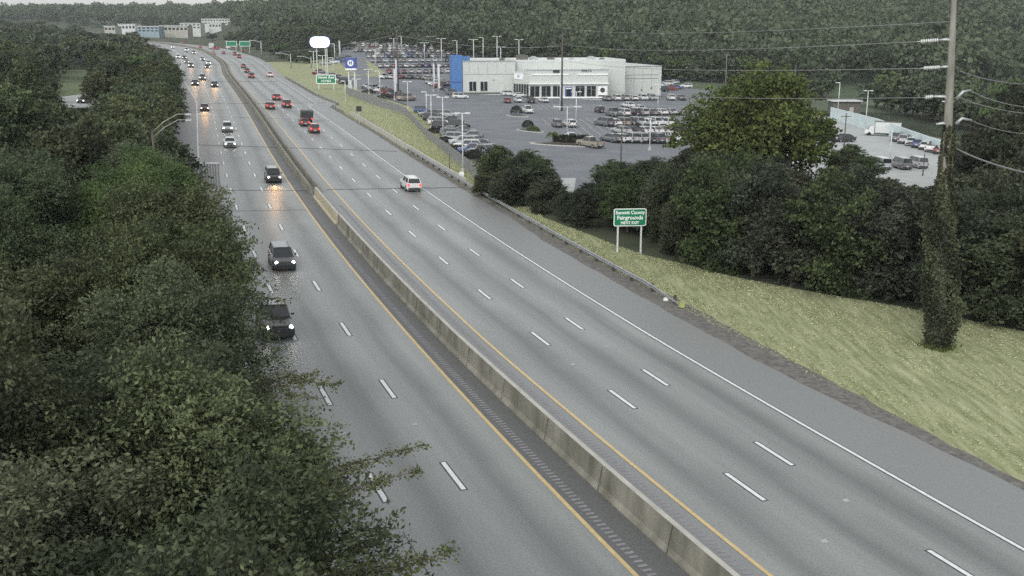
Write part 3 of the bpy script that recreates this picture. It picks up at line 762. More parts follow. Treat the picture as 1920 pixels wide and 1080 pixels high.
# left and middle distance woods beyond the thicket
c = 0
for tries in range(6000):
    y = rnd.uniform(420, 1150); a = rnd.uniform(-.53, -.27); x = a*y
    if uoff(x, y) > -24: continue
    if any((x-q[0])**2+(y-q[1])**2 < 12**2 for q in fpts): continue
    hh = sight(x, y, rnd.uniform(8, 13))
    if hh < 3: continue
    fpts.append((x, y)); place_tree(far_k[c % 4], x, y, hh, rnd.uniform(6, 8.5), rnd.uniform(0, 6), 'distant tree in the woods beyond the left thicket', 'tree', 'distant trees beyond the left thicket', 'distant_tree', tint=tcol()); c += 1
    if c > 280: break
print('far left', c)
def forest():
    rs = np.random.RandomState(3); Cs = []; As = []; Ls = []; Ts = []
    n = 0; base = []
    while n < 3700:
        a = rs.uniform(-.56, .56); y = lerp(a, HB)+12+rs.rand()**1.1*900; x = a*y
        if y > 2300: continue
        if a > -.1 and y > lerp(a, HB)+650: continue
        h = rs.uniform(9, 19); r = rs.uniform(5, 10); z = T(x, y); qx, qy = pix((x, y, z+h))
        if y < 1230 and (185 < qx < 376 and qy < 57 or 376 <= qx < 440 and qy < 44): continue
        sc = 1+y/1600
        m = 130; d = unit(rs.normal(size=(m, 3))); d[:, 2] = np.where(d[:, 2] < -.2, -d[:, 2], d[:, 2])
        lob = rs.normal(size=(5, 3))*.35; kk = rs.randint(0, 5, m)
        C = np.array([x, y, z+h-r*.8])+(d*.72+lob[kk])*np.array([r, r, r*.95])*rs.uniform(.8, 1.05, (m, 1))
        Cs.append(C); As.append(unit(rs.normal(size=(m, 3))*.8+d*.2)); Ls.append(np.full(m, 1.6*sc)*rs.uniform(.6, 1.2, m)*r/7)
        tt = .45+rs.uniform(-.34, .36)+(.3 if rs.rand() < .07 else 0); Ts.append(np.clip(tt+rs.normal(size=m)*.16+lob[kk][:, 2]*.4, 0, 1)); n += 1
    C = np.concatenate(Cs); L = np.concatenate(Ls)
    o = link('forest', leaf_mesh('forest', C, np.concatenate(As), L, L*.8, np.concatenate(Ts), M_folf)); tag(o, 'dense green forest covering the hillsides behind everything', 'forest', kind='stuff')
forest()

# ivy on the tall pole ------------------------------------------------------
pb = G(1757, 652)
PY = pb.y
ptop = at(1792, -60, PY)
pole = empty('transmission_pole', pb); tag(pole, 'very tall weathered steel power pole wrapped in ivy on the verge', 'pole')
mb = MB(); N = 14; mb.tube([(ptop-pb)*(i/N) for i in range(N+1)], [.50-.36*i/N for i in range(N+1)], 14); mb.build('shaft', M_steel, pole, True)
pw = lambda px, py, dy=0.: at(px, py, PY+dy)-pb
for k, (a, m_, e_) in enumerate((((1782, 191), (1771, 181), (1749, 181)), ((1793, 186), (1806, 172), (1821, 169)), ((1777, 236), (1768, 231), (1755, 233)), ((1792, 233), (1804, 222), (1822, 226)),
                                 ((1788, 77), (1775, 74), (1762, 75)), ((1786, 128), (1775, 125), (1764, 126)))):
    mb = MB(); mb.tube([pw(*a), pw(*m_), pw(*e_)], [.14, .11, .07], 7); mb.build('arm', M_galv, pole, True)
ins_ends = []
for (x0, y0, x1, y1) in ((1762, 75, 1720, 78), (1764, 126, 1727, 128), (1749, 181, 1732, 183)):
    mb = MB(); a, b = pw(x0, y0), pw(x1, y1); mb.cyl(a, b, .025, n=5)
    for q in range(8 if x0-x1 > 30 else 4): c = a.lerp(b, .12+.1*q*(1 if x0-x1 > 30 else 2)); dd = (b-a).normalized()*.035; mb.cyl(c-dd, c+dd, .13, .09, 8)
    mb.build('insulator', M_insul, pole); ins_ends.append(b+pb)
def ivy():
    rs = np.random.RandomState(12); n = 16000; z = rs.rand(n)**.9; Hh = (at(1775, 238, PY).z-pb.z)
    th = rs.uniform(0, 6.28, n); w = np.interp(z, [0, .075, .22, .46, .6, .76, .85, 1], [.55, .9, 1.12, .88, .86, .42, .33, .30])*np.where(rs.rand(n) < .12, 1.18, rs.uniform(.8, 1.05, n))
    w = w*(1+.13*np.sin(th*3+z*22)+.10*np.sin(th*5-z*41)+.09*np.sin(z*70+th*2))+.03*rs.normal(size=n)
    w = w*(1+.2*np.sin(th+.8+z*7))
    ax = (ptop-pb); ax = np.array(ax)/ax.z; C = ax[None, :]*(z*Hh)[:, None]+np.stack([np.cos(th)*w, np.sin(th)*w, rs.normal(size=n)*.1], 1)
    A = unit(np.stack([np.cos(th)*.5, np.sin(th)*.5, -.8+0*th], 1)+rs.normal(size=(n, 3))*.5); L = rs.uniform(.12, .26, n)
    t = np.clip(.38+.22*np.sin(z*17+th*2)+rs.normal(size=n)*.16, 0, 1)
    e = empty('climbing_ivy', pb); tag(e, 'dark ivy climbing the lower half of the tall power pole', 'plant')
    link('leaves', leaf_mesh('leaves', C, A, L, L*.85, t, M_folm), e).color = (1.15, 1.15, 1.0, 1)
    mb = MB()
    for k in range(6):
        q = 1.05*k; mb.tube([(ax*(zz*Hh))[0:3]+np.array([math.cos(q+zz*3)*(.46-.1*zz), math.sin(q+zz*3)*(.46-.1*zz), 0]) for zz in np.linspace(0, .97, 14)], .035, 4)
    mb.build('stem', M_bark, e)
    # tuft of long grass round the foot
    m2 = 500; th = rs.uniform(0, 6.28, m2); r = np.abs(rs.normal(size=m2))*.4+.4
    C = np.stack([np.cos(th)*r, np.sin(th)*r, rs.uniform(.02, .2, m2)], 1); A = unit(rs.normal(size=(m2, 3))*.4+np.array([0, 0, 1])); L = rs.uniform(.25, .5, m2)
    o = link('grass_tuft', leaf_mesh('grass_tuft', C, A, L, L*.25, rs.rand(m2), M_folb)); o.location = pb; tag(o, 'dark ring of unmown grass at the foot of the ivy pole', 'grass', kind='stuff')
ivy()
# ------------------------------------------------------------------ poles and wires
def utility_pole(px, pyb, pyt, label, arm=1.2, r=.16, m=None, h_arm=.6, Y=None):
    p = G(px, pyb) if Y is None else at(px, pyb, Y)
    p = onT(p.x, p.y); h = at(px, pyt, p.y).z-p.z
    e = empty('utility_pole', p); tag(e, label, 'pole')
    mb = MB(); mb.cyl((0, 0, -.2), (0, 0, h), r, r*.65, 9); mb.build('shaft', m or M_wood, e, True)
    if arm: mb = MB(); mb.box((0, 0, h-h_arm), (arm*2, .12, .14)); mb.build('crossarm', m or M_wood, e)
    for q in (-1, 0, 1):
        if arm: mb = MB(); mb.cyl((q*arm*.9, 0, h-h_arm+.07), (q*arm*.9, 0, h-h_arm+.32), .06, .04, 6); mb.build('insulator', M_insul, e)
    return p, h
up1, h1 = utility_pole(1053, 208, 60, 'tall wooden pole standing in front of the white showroom', 0, .28)
up2, h2 = utility_pole(747, 182, 60, 'dark wooden pole rising among the cars left of the showroom', 1.2, .26)
utility_pole(1162, 385, 240, 'dark wooden pole at the near right corner of the sales lot', 0, .12)
utility_pole(210, 168, 78, 'pale wooden pole by the clearing left of the highway', 0, .22, M_barkp)
utility_pole(228, 108, 76, 'shorter pale pole behind the clearing left of the highway', 0, .3, M_barkp)
utility_pole(66, 150, 104, 'leaning pale pole far left above the thicket', 0, .2, M_barkp)
utility_pole(88, 200, 168, 'pale pole nearest the left edge above the thicket', 0, .18, M_barkp)
utility_pole(1581, 292, 212, 'dark wooden pole in the pale back lot', .9, .13)
utility_pole(1730, 330, 288, 'short dark post in front of the three parked vans', 0, .1)
utility_pole(1362, 125, 100, 'small wooden pole showing above the largest round tree', .8, .2, M_barkp, Y=330)
utility_pole(843, 328, 288, 'thin dark post on the verge beside the concrete wall', 0, .07)
utility_pole(1488, 190, 120, 'thin pole standing against the dark wooded slope', 0, .12, M_barkp, Y=400)
def wire(a, b, sag, label, m=M_wirel, r=.02):
    pts = [a.lerp(b, i/16)-Vector((0, 0, sag*4*(i/16)*(1-i/16))) for i in range(17)]
    mb = MB(); mb.tube(pts, r, 4); o = mb.build('power_line', m); tag(o, label, 'power line', 'power lines')
t1 = up1+Vector((0, 0, h1)); t2 = up2+Vector((0, 0, h2))
wire(ins_ends[0], t1+Vector((0, 0, -3.0)), 1.0, 'uppermost power line running left from the ivy pole', r=.035)
wire(at(1790, 40, PY), t1+Vector((0, 0, 1.0)), 1.0, 'power line from the very top of the ivy pole running left', r=.032)
wire(ins_ends[1], t1+Vector((0, 0, -7)), 1.0, 'second power line running left from the ivy pole', r=.035)
wire(ins_ends[2], t1+Vector((0, 0, -13)), 1.2, 'lowest power line running left from the ivy pole', r=.035)
wire(t1+Vector((0, 0, -3.5)), t2+Vector((1, 0, -1)), 1.5, 'power line between the two poles in the sales lot', r=.045)
wire(t2+Vector((-1, 0, -1)), at(380, 100, 420), 2, 'power line crossing high above the highway', r=.04)
for j, (a, b) in enumerate((((1800, 133), (1960, 158)), ((1821, 171), (1960, 203)), ((1822, 226), (1960, 252)), ((1793, 180), (1960, 215)))):
    wire(at(*a, PY), at(*b, PY-14), .25, f'{ORD[j]} power line running right from the ivy pole', M_wirel, .022)
wire(at(1793, 279, PY), at(1960, 331, PY-16), .2, 'thick pale cable running right from the ivy pole', M_wirel, .045)

def lamp_pole(px, pyb, pyt, label, kind='T', Y=None, r=.11, m=None, group='light poles of the sales lots'):
    p = G(px, pyb) if Y is None else at(px, pyb, Y)
    if Y is not None: p = onT(p.x, p.y)
    h = at(px, pyt, p.y).z-p.z; e = empty('light_pole', p, 0.); tag(e, label, 'light pole', group); k = max(1., p.y/260)
    mb = MB(); mb.cyl((0, 0, -.1), (0, 0, h), r*k, r*k*.75, 8); mb.build('shaft', m or M_pole, e, True)
    mb = MB(); mb.cyl((0, 0, -.1), (0, 0, .7), .3, .28, 10); mb.build('footing', M_conc, e)
    if kind == 'T':
        for q in (-1, 1): mb = MB(); mb.box((q*.75*k, 0, h), (.75*k, .4*k, .2)); mb.build('lamp_head', M_pole, e)
        mb = MB(); mb.box((0, 0, h-.02), (.9*k, .09*k, .09)); mb.build('arm', M_pole, e)
    elif kind == 'L':
        mb = MB(); mb.box((-.55*k, 0, h), (1.0*k, .4*k, .2)); mb.build('lamp_head', M_pole, e)
    elif kind == 'D':      # wide double arm
        for q in (-1, 1): mb = MB(); mb.box((q*2.0, 0, h), (1.5, .5, .22)); mb.build('lamp_head', M_pole, e)
        mb = MB(); mb.box((0, 0, h-.05), (3.4, .1, .1)); mb.build('arm', M_pole, e)
    elif kind == 'B':      # feather banner
        mb = MB(); mb.box((.28, 0, h*.62), (.5, .04, h*.7), ty=1, tx=.75); mb.build('banner', M_bann[rnd.randint(0, 2)], e)
    return e
M_bann = [mat('banner_cloth', c, .8) for c in ((.55, .57, .62), (.5, .52, .66), (.62, .62, .6))]
LP = [(1063, 258, 200, 'D'), (1080, 232, 172, 'T'), (1050, 206, 152, 'B'), (1233, 208, 158, 'T'), (1218, 282, 222, 'L'), (868, 325, 212, 'T'), (831, 262, 182, 'T'), (809, 242, 178, 'T'), (800, 225, 172, 'L'),
      (765, 204, 153, 'T'), (740, 188, 128, 'B'), (743, 172, 112, 'B'), (692, 178, 130, 'T'), (713, 182, 133, 'L'), (822, 182, 122, 'B'), (813, 172, 118, 'B'), (648, 188, 152, 'L'), (669, 172, 148, 'T'), (657, 174, 150, 'B'),
      (704, 119, 92, 'T'), (739, 95, 72, 'T'), (753, 96, 68, 'L'), (796, 112, 80, 'T'), (809, 100, 68, 'T'), (828, 122, 72, 'T'), (628, 115, 82, 'L'), (637, 110, 76, 'B'), (589, 132, 96, 'T'), (606, 138, 104, 'T'), (625, 132, 108, 'L')]
for j, (x, yb, yt, k) in enumerate(sorted(LP)):
    w = {'D': 'with two wide lamp arms', 'T': 'with twin lamp heads', 'L': 'with a single lamp head', 'B': 'carrying a cloth banner'}[k]
    lamp_pole(x, yb, yt, f'pale pole {w} in the sales lot, {ORD[j]} pole from the left', k)
for j, (x, yb, yt, k, Y) in enumerate(((857, 104, 76, 'L', 520), (888, 104, 74, 'T', 500), (906, 106, 70, 'L', 510), (932, 108, 68, 'T', 480), (939, 108, 88, 'T', 470), (973, 110, 74, 'T', 470))):
    lamp_pole(x, yb, yt, f'slim light pole behind the showroom roof, {ORD[j]} from the left', k, Y)
for x, yb, yt, k, l in ((1570, 222, 155, 'L', 'light pole beside the small shed at the back lot'), (1622, 246, 170, 'T', 'twin headed light pole with concrete footing left of the box truck'), (1768, 278, 190, 'T', 'twin headed light pole at the right end of the pale wall'),
                         (1667, 312, 238, 'L', 'slim light pole in front of the box truck'), (1351, 150, 122, 'T', 'twin headed light pole above the largest round tree')):
    lamp_pole(x, yb, yt, l, k, group=None)
# highway lamps with curved arms
def highway_lamp(px, pyb, pyt, armpx, label, Y=None, lamps=1):
    p = G(px, pyb) if Y is None else onT(at(px, pyb, Y).x, Y)
    h = at(px, pyt, p.y).z-p.z; ax = at(armpx, pyt, p.y).x-p.x
    e = empty('highway_lamp', p); tag(e, label, 'street lamp'); k = max(1, p.y/220)
    mb = MB(); mb.cyl((0, 0, 0), (0, 0, h-(1.0 if lamps > 1 else 0)), .13*k, .08*k, 8); mb.build('shaft', M_wood if lamps > 1 else M_galv, e, True)
    for q in range(lamps):
        mb = MB(); dz = -q*.38; mb.tube([(0, 0, h-1.1+dz), (ax*.35, 0, h-.4+dz), (ax*.75, 0, h+.1+dz), (ax, 0, h+.1+dz)], .06*k*(.75 if lamps > 1 else 1), 6); mb.build('arm', M_steel if lamps > 1 else M_galv, e, True)
        mb = MB(); mb.box((ax*1.05, 0, h+.1+dz), (.9*k/(2.2 if lamps > 1 else 1), .35*k, .12*k), tx=.8); mb.build('lamp_head', M_galv, e)
highway_lamp(546, 128, 100, 522, 'curved arm lamp on the verge far right of the highway')
highway_lamp(584, 128, 106, 562, 'curved arm lamp left of the big lit sign')
highway_lamp(491, 110, 76, 472, 'tall lamp beside the far overhead green signs')
highway_lamp(290, 300, 217, 350, 'pale lamp with two long curved arms rising from the left thicket', Y=70, lamps=2)

# ------------------------------------------------------------------ signs
def text_obj(txt, size, m, parent, loc, name='lettering', extrude=.01, bold=0.):
    cu = bpy.data.curves.new(name, 'FONT'); cu.body = txt; cu.size = size; cu.align_x = 'CENTER'; cu.align_y = 'CENTER'; cu.extrude = extrude; cu.offset = bold
    o = bpy.data.objects.new(name, cu); COL.objects.link(o); cu.materials.append(m)
    bpy.context.view_layer.update()
    me = bpy.data.meshes.new_from_object(o); bpy.data.objects.remove(o)
    o = bpy.data.objects.new(name, me); COL.objects.link(o); o.parent = parent; o.location = loc; o.rotation_euler = (math.pi/2, 0, 0)
    return o
def rrect(w, h, r, n=5):
    o = []
    for cx, cy, a0 in ((w/2-r, h/2-r, 0), (-w/2+r, h/2-r, 90), (-w/2+r, -h/2+r, 180), (w/2-r, -h/2+r, 270)):
        for i in range(n+1): t = R(a0+90*i/n); o.append((cx+r*math.cos(t), cy+r*math.sin(t)))
    return o
def panel(mb, w, h, r, y0, y1, zc, mi=0):
    pr = rrect(w, h, r); mb.loft([[(a, y0, zc+b) for a, b in pr][::-1], [(a, y1, zc+b) for a, b in pr][::-1]], mi)
pA, pB = G(1158, 472), G(1201, 476); mid = (pA+pB)/2
zt = at(1180, 391, mid.y).z-mid.z; zb = at(1180, 424, mid.y).z-mid.z; wS = 61*mid.y/F*1.03
fs = empty('highway_sign', mid, R(5)); tag(fs, 'green fairgrounds guide sign on two posts at the edge of the verge', 'road sign')
for sx in (-1, 1):
    mb = MB(); mb.box((sx*wS*.36, .1, zt*.5-.1), (.15, .12, zt+.1)); mb.build('post', M_pole, fs)
mb = MB(); panel(mb, wS, zt-zb, .18, -.02, .02, (zt+zb)/2); pn = mb.build('panel', M_sface, fs)
mb = MB(); panel(mb, wS-.16, zt-zb-.16, .14, -.032, -.0205, (zt+zb)/2); mb.build('face', M_green, pn)
zc = (zt+zb)/2; hS = zt-zb
for t, z, s_ in (('Summit County', .27, .40), ('Fairgrounds', -.02, .48), ('NEXT EXIT', -.31, .33)):
    text_obj(t, s_*hS/1.55, M_sface, pn, (0, -.036, zc+z*hS), bold=.012)
def green_sign(px0, px1, pyt, pyb, ybase, label, Y=None, lines=('',), posts=2, nameit='guide_sign', gm=None):
    pxc = (px0+px1)/2; p = G(pxc, ybase) if Y is None else onT(at(pxc, ybase, Y).x, Y)
    zt = at(pxc, pyt, p.y).z-p.z; zb = at(pxc, pyb, p.y).z-p.z; w = (px1-px0)*p.y/F
    e = empty(nameit, p); tag(e, label, 'road sign')
    for sx in ([-1, 1] if posts == 2 else [0]): mb = MB(); mb.box((sx*w*.38, .12, zt/2), (.22 if posts == 2 else .14, .16, zt)); mb.build('post', M_pole if gm is None else M_galv, e)
    mb = MB(); panel(mb, w, zt-zb, .12, -.03, .03, (zt+zb)/2); q = mb.build('panel', M_sface if gm is None else gm, e)
    if gm is None:
        b = (zt-zb)*.08; mb = MB(); panel(mb, w-2*b, zt-zb-2*b, .1, -.05, -.031, (zt+zb)/2); mb.build('face', M_green, q)
        n = len(lines)
        for i, (t, sc) in enumerate(lines): text_obj(t, (zt-zb)*sc, M_sface, q, (0, -.06, (zt+zb)/2+(zt-zb)*(.2-.4*i)), bold=.02)
    return e
green_sign(594, 630, 140, 157, 168, 'green exit sign below the big lit sign', lines=(('Howe Ave', .42), ('1/2 MILE', .32)))
green_sign(425, 445, 77, 87, 96, 'left one of the two far green signs where the highway bends', lines=(), Y=640)
green_sign(450, 470, 77, 87, 96, 'right one of the two far green signs where the highway bends', lines=(), Y=640)
green_sign(669, 679, 199, 209, 232, 'small dark grey sign back on a post in the verge', gm=M_plast, posts=1)
green_sign(861, 870, 322, 330, 336, 'tiny white marker on a short post near the fence end', gm=M_sface, posts=1)
# back of a large sign over the left shoulder
p = G(392, 358); e = empty('sign_panel_rear', p, R(-6)); tag(e, 'grey ribbed back of a large sign beside the left lanes', 'road sign')
z1 = at(390, 304, p.y).z-p.z; w = 47*p.y/F
for i in range(9): mb = MB(); mb.box((-w/2+w*(i+.5)/9, 0, z1*.5), (w/9*.55, .05, z1*.92)); mb.build('slat', M_shld, e)
for z in (.04, .97): mb = MB(); mb.box((-.1, -.08, z1*z), (w*1.05, .16, .2)); mb.build('beam', M_pole, e)
for sx in (-.3, .3): mb = MB(); mb.box((sx*w, .15, z1*.5), (.16, .16, z1)); mb.build('post', M_galv, e)
# big lit pylon sign
p = G(603, 148); z0 = at(603, 90, p.y).z-p.z; z1 = at(603, 68, p.y).z-p.z; k = p.y/F
e = empty('pylon_sign', p); tag(e, 'brightly lit oval white sign on tall pale legs', 'sign')
mb = MB(); panel(mb, 38*k, z1-z0, 9*k, -.5, .5, (z0+z1)/2); cb = mb.build('cabinet', M_blued, e)
mb = MB(); panel(mb, 35*k, (z1-z0)*.88, 8.6*k, -.62, -.51, (z0+z1)/2); mb.build('lit_face', M_lit, cb)
for dx in (-7, 9, 12): mb = MB(); mb.cyl((dx*k, 0, 0), (dx*k, 0, z0+.3), .9*k, n=8); mb.build('leg', M_pole, e)
# blue pylon with round emblem
p = G(660, 168); zt = at(660, 108, p.y).z-p.z; zm = at(660, 128, p.y).z-p.z; k = p.y/F
e = empty('pylon_sign', p); tag(e, 'blue box sign with white round letter emblem on two white legs', 'sign')
mb = MB(); mb.box((0, 0, (zt+zm)/2), (19*k, 2.2, zt-zm)); bb = mb.build('cabinet', M_blued, e)
mb = MB(); mb.box((0, 0, zm-.25), (20*k, 2.3, .5)); mb.build('trim', M_sface, bb)
mb = MB(); mb.cyl((0, -1.12, (zt+zm)/2), (0, -1.2, (zt+zm)/2), 5.6*k, n=20); mb.build('emblem_disc', M_sface, bb)
text_obj('H', 8*k, M_blued, bb, (0, -1.22, (zt+zm)/2), 'emblem_letter', bold=.08)
for dx in (-5, 6): mb = MB(); mb.box((dx*k, 0, zm/2), (2.2*k, .8, zm)); mb.build('leg', M_pole, e)

# ------------------------------------------------------------------ wooden fence
FP = [(648, 176), (700, 196), (760, 215), (783, 238), (800, 257), (850, 300), (880, 322), (893, 340)]
fp = [G(*q) for q in FP]; fe = empty('fence', fp[0]); tag(fe, 'weathered grey board fence curving along the top of the verge', 'fence')
TOPF = [(648, 163), (700, 179), (760, 201), (783, 225), (800, 243), (850, 278), (880, 300), (893, 318)]
k = 0; mb = MB(); rails = MB()
for i, (a, b) in enumerate(zip(fp, fp[1:])):
    ha = at(*TOPF[i], a.y).z-a.z; hb_ = at(*TOPF[i+1], b.y).z-b.z; L = (b-a).length; n = int(L/.3); rz = math.atan2(b.y-a.y, b.x-a.x)
    for j in range(n):
        c = a.lerp(b, (j+.5)/n); h = ha+(hb_-ha)*(j+.5)/n+.05*math.sin(j*1.7)
        mb.box((c.x-fp[0].x, c.y-fp[0].y, T(c.x, c.y)-fp[0].z+h/2), (.26, .04, h), 0, rz)
    m = int(L/3)+1
    for j in range(m):
        c = a.lerp(b, j/m); h = ha+(hb_-ha)*j/m; q = MB(); q.box((c.x-fp[0].x, c.y-fp[0].y, T(c.x, c.y)-fp[0].z+h/2), (.14, .14, h+.1), 0, rz); q.build('post', M_greywood, fe)
mb.build('boards', M_greywood, fe)

# ------------------------------------------------------------------ showroom building
# local frames along photographed wall lines
def pt(px, py): p = G(px, py); return Vector((p.x, p.y, p.z))
def wall_block(parent, name, a, b, h, depth, m, roofm=None, z0=None, para=.5):
    d = (b-a); d.z = 0; L = d.length; rz = math.atan2(d.y, d.x); z = (min(a.z, b.z) if z0 is None else z0)-parent.location.z
    o = empty(name, (0, 0, 0)) if False else None
    mb = MB(); M4 = Matrix.Translation((a.x-parent.location.x, a.y-parent.location.y, z)) @ Matrix.Rotation(rz, 4, 'Z')
    def B(c, s, mi=0):
        q = MB(); q.box(c, s, mi); mb.add([M4 @ Vector(v) for v in q.v], q.f, mi)
    B((L/2, depth/2, h/2-.5), (L, depth, h+1), 0)
    t = .3
    for c, s in (((L/2, t/2-.05, h+para/2), (L+.1, t, para)), ((L/2, depth-t/2+.05, h+para/2), (L+.1, t, para)), ((t/2-.05, depth/2, h+para/2), (t, depth-2*t+.09, para)), ((L-t/2+.05, depth/2, h+para/2), (t, depth-2*t+.09, para))): B(c, s, 1)
    return mb.build(name, [m, roofm or M_wall2], parent), M4, L
bA, bB = pt(868, 176), pt(966, 173)
bld = empty('showroom_building', bA); tag(bld, 'long white car showroom with glass front and blue corner block', 'building')
kz = bA.y/F
hA = at(868, 117, bA.y).z-bA.z
rzb = math.atan2(bB.y-bA.y, bB.x-bA.x)
dirb = Vector((math.cos(.13), math.sin(.13), 0)); nb = Vector((-dirb.y, dirb.x, 0))
LA = 98*kz
bB = bA+dirb*LA
w1, M1, L1 = wall_block(bld, 'wall', bA, bB, hA, 32, M_wall, z0=bA.z)
def onwall(M4, name, x, z, w, h, m, off=-.03, d=.06, parent=bld):
    q = MB(); q.box((x, off, z), (w, d, h)); mb = MB(); mb.add([M4 @ Vector(v) for v in q.v], q.f); return mb.build(name, m, parent)
for x in (3.1, 6.6):
    w = onwall(M1, 'window', x, 2.3, 2.6, 3.3, M_pole, -.04, .10); onwall(M1, 'pane', x, 2.3, 2.2, 2.9, M_glass, -.11, .05, w); onwall(M1, 'mullion', x, 2.3, .12, 2.9, M_pole, -.15, .05, w)
onwall(M1, 'band', LA/2, hA*.62, LA-.4, .06, M_shed); onwall(M1, 'door', 12.3, 1.2, 1.0, 2.3, M_pole, -.04, .08)
onwall(M1, 'base_band', LA/2, .15, LA, .5, M_shed, -.03, .05)
for x in np.arange(2.0, LA, 2.9): onwall(M1, 'panel_seam', float(x), hA*.8, .05, hA*.36, M_shed, -.012, .02)
onwall(M1, 'wall_light', 9.6, 4.2, .5, .3, M_galv, -.15, .25)
onwall(M1, 'coping', LA/2, hA+.42, LA+.2, .16, M_galv, -.12, .3)
# blue corner block
a0 = bA-dirb*3.4-nb*.3
w2, M2, L2 = wall_block(bld, 'blue_block', a0, a0+dirb*3.2, hA+1.6, 9, M_blue, M_blue, z0=bA.z)
onwall(M2, 'band', 1.6, 3.6, 3.1, .35, M_blued)
w3, M3, L3 = wall_block(bld, 'blue_block', a0+nb*9.3+dirb*.4, a0+nb*9.3+dirb*6.5, hA+.9, 7, M_blue, M_blue, z0=bA.z)
# main hall behind, set further forward
sA, sB = pt(992, 183), pt(1137, 183)
ks = sA.y/F; hS1 = at(992, 157, sA.y).z-sA.z; hS2 = at(992, 133, sA.y).z-sA.z
dirs = Vector((math.cos(.07), math.sin(.07), 0)); ns = Vector((-dirs.y, dirs.x, 0)); LS = 147*ks; sB = sA+dirs*LS
wS_, MS, _ = wall_block(bld, 'showroom_wall', sA, sB, hS2, 16, M_wall, z0=sA.z-.2, para=.6)
# glazed lower storey
cols = 7; bay = LS/cols
for i in range(cols):
    x = bay*(i+.5)
    if i == cols-1:
        onwall(MS, 'service_panel', x, 2.1, bay*.8, 3.0, M_sface, -.05, .1); c = MB(); q = MS @ Vector((x, -.13, 2.4)); c.cyl(q, q+Vector((0, -.06, 0)), .75, n=14); c.build('emblem', M_plast, bld); onwall(MS, 'louvre', x, .6, bay*.75, .5, M_plast, -.12, .06); continue
    if i == 3:
        w = onwall(MS, 'door', x, 1.7, bay*.62, 3.2, M_blued, -.05, .1); onwall(MS, 'pane', x, 1.5, bay*.4, 2.6, M_glass, -.12, .06, w); onwall(MS, 'lintel', x, 2.9, bay*.5, .3, M_sface, -.13, .06, w); continue
    w = onwall(MS, 'window', x, 2.05, bay*.80, 3.2, M_plast, -.05, .1)
    for q in (-1, 1): onwall(MS, 'pane', x+q*bay*.19, 2.05, bay*.34, 2.9, M_glass, -.12, .06, w)
    onwall(MS, 'mullion', x, 2.0, .14, 3.0, M_galv, -.16, .05, w)
onwall(MS, 'ledge', LS/2, .2, LS+.4, .45, M_sface, -.2, .4); onwall(MS, 'canopy', LS/2, hS1+.15, LS+.3, .22, M_sface, -.35, .7)
onwall(MS, 'cornice', LS*.27, hS2-.9, LS*.46, .4, M_sface, -.12, .24); onwall(MS, 'cornice', LS*.80, hS2-.9, LS*.38, .4, M_sface, -.12, .24)
onwall(MS, 'name_board', LS*.34, hS2+.1, 2.0, .9, M_plast, -.1, .12)
q = empty('x', (0, 0, 0)); bpy.data.objects.remove(q)
def wtext(M4, t, size, m, x, z, name='lettering', off=-.12):
    o = text_obj(t, size, m, bld, (0, 0, 0), name, bold=.03); o.matrix_local = M4 @ Matrix.Translation((x, off, z)) @ Matrix.Rotation(math.pi/2, 4, 'X'); return o
wtext(MS, 'PARTS', 1.1, M_plast, LS*.72, hS2+.25)
# rounded glass entrance at the left of the showroom
q0 = sA-dirs*(26*ks)+ns*6.5
w5, M5, L5 = wall_block(bld, 'entrance_wall', q0, sA-dirs*.05+ns*.05, hS2*.92, 9, M_wall, z0=sA.z-.2)
for i in range(6): onwall(M5, 'pane', L5*(i+.5)/6, 2.2, L5/6*.72, 3.9, M_glass, -.05, .1)
onwall(M5, 'entrance_fascia', L5*.35, hS2*.8, L5*.55, 1.8, M_sface, -.1, .14); wtext(M5, 'H', 1.3, M_blued, L5*.35, hS2*.8, 'emblem_letter', -.2)
# hall linking A and service wing
h0 = bB+nb*4; mA = (sA+ns*16.2); L6 = 185*ks
w6, M6, L6b = wall_block(bld, 'hall_wall', bB+dirb*.05+nb*1.5, bB+dirb*LS*1.45+nb*1.5, hA*1.0, 24, M_wall, z0=bA.z, para=.7)
# service wing to the right
vA, vB = pt(1139, 181), pt(1232, 178)
dv = Vector((math.cos(.28), math.sin(.28), 0)); LV = (1235-1138)*vA.y/F*1.10; vB = vA+dv*LV
hV = at(1139, 124, vA.y).z-vA.z
w7, M7, L7 = wall_block(bld, 'service_wall', vA, vB, hV, 30, M_wall, z0=vA.z-.4, para=.4)
w = onwall(M7, 'garage_door', 3.9, 2.4, 4.6, 4.2, M_sface, -.05, .1)
for z in (1.2, 2.6, 4.1): onwall(M7, 'door_slat', 3.9, z, 4.4, .3, M_plast, -.12, .06, w)
for x in (12, 15.5, 18.8): onwall(M7, 'vent', x, 2.3+(x % 2)*.4, .5, .5, M_shed, -.05, .1)
onwall(M7, 'base_band', L7/2, .1, L7, .5, M_shed, -.04, .06)
for z in (hV*.62, hV*.74): onwall(M7, 'band', L7*.55, z, L7*.8, .12, M_shed, -.02, .04)
for x in np.arange(3, L7-.5, 3.1): onwall(M7, 'panel_seam', float(x), hV*.52, .05, hV*.9, M_shed, -.012, .02)
onwall(M7, 'coping', L7/2, hV+.33, L7+.2, .16, M_galv, -.12, .3)
onwall(MS, 'coping', LS/2, hS2+.55, LS+.2, .14, M_galv, -.14, .3)
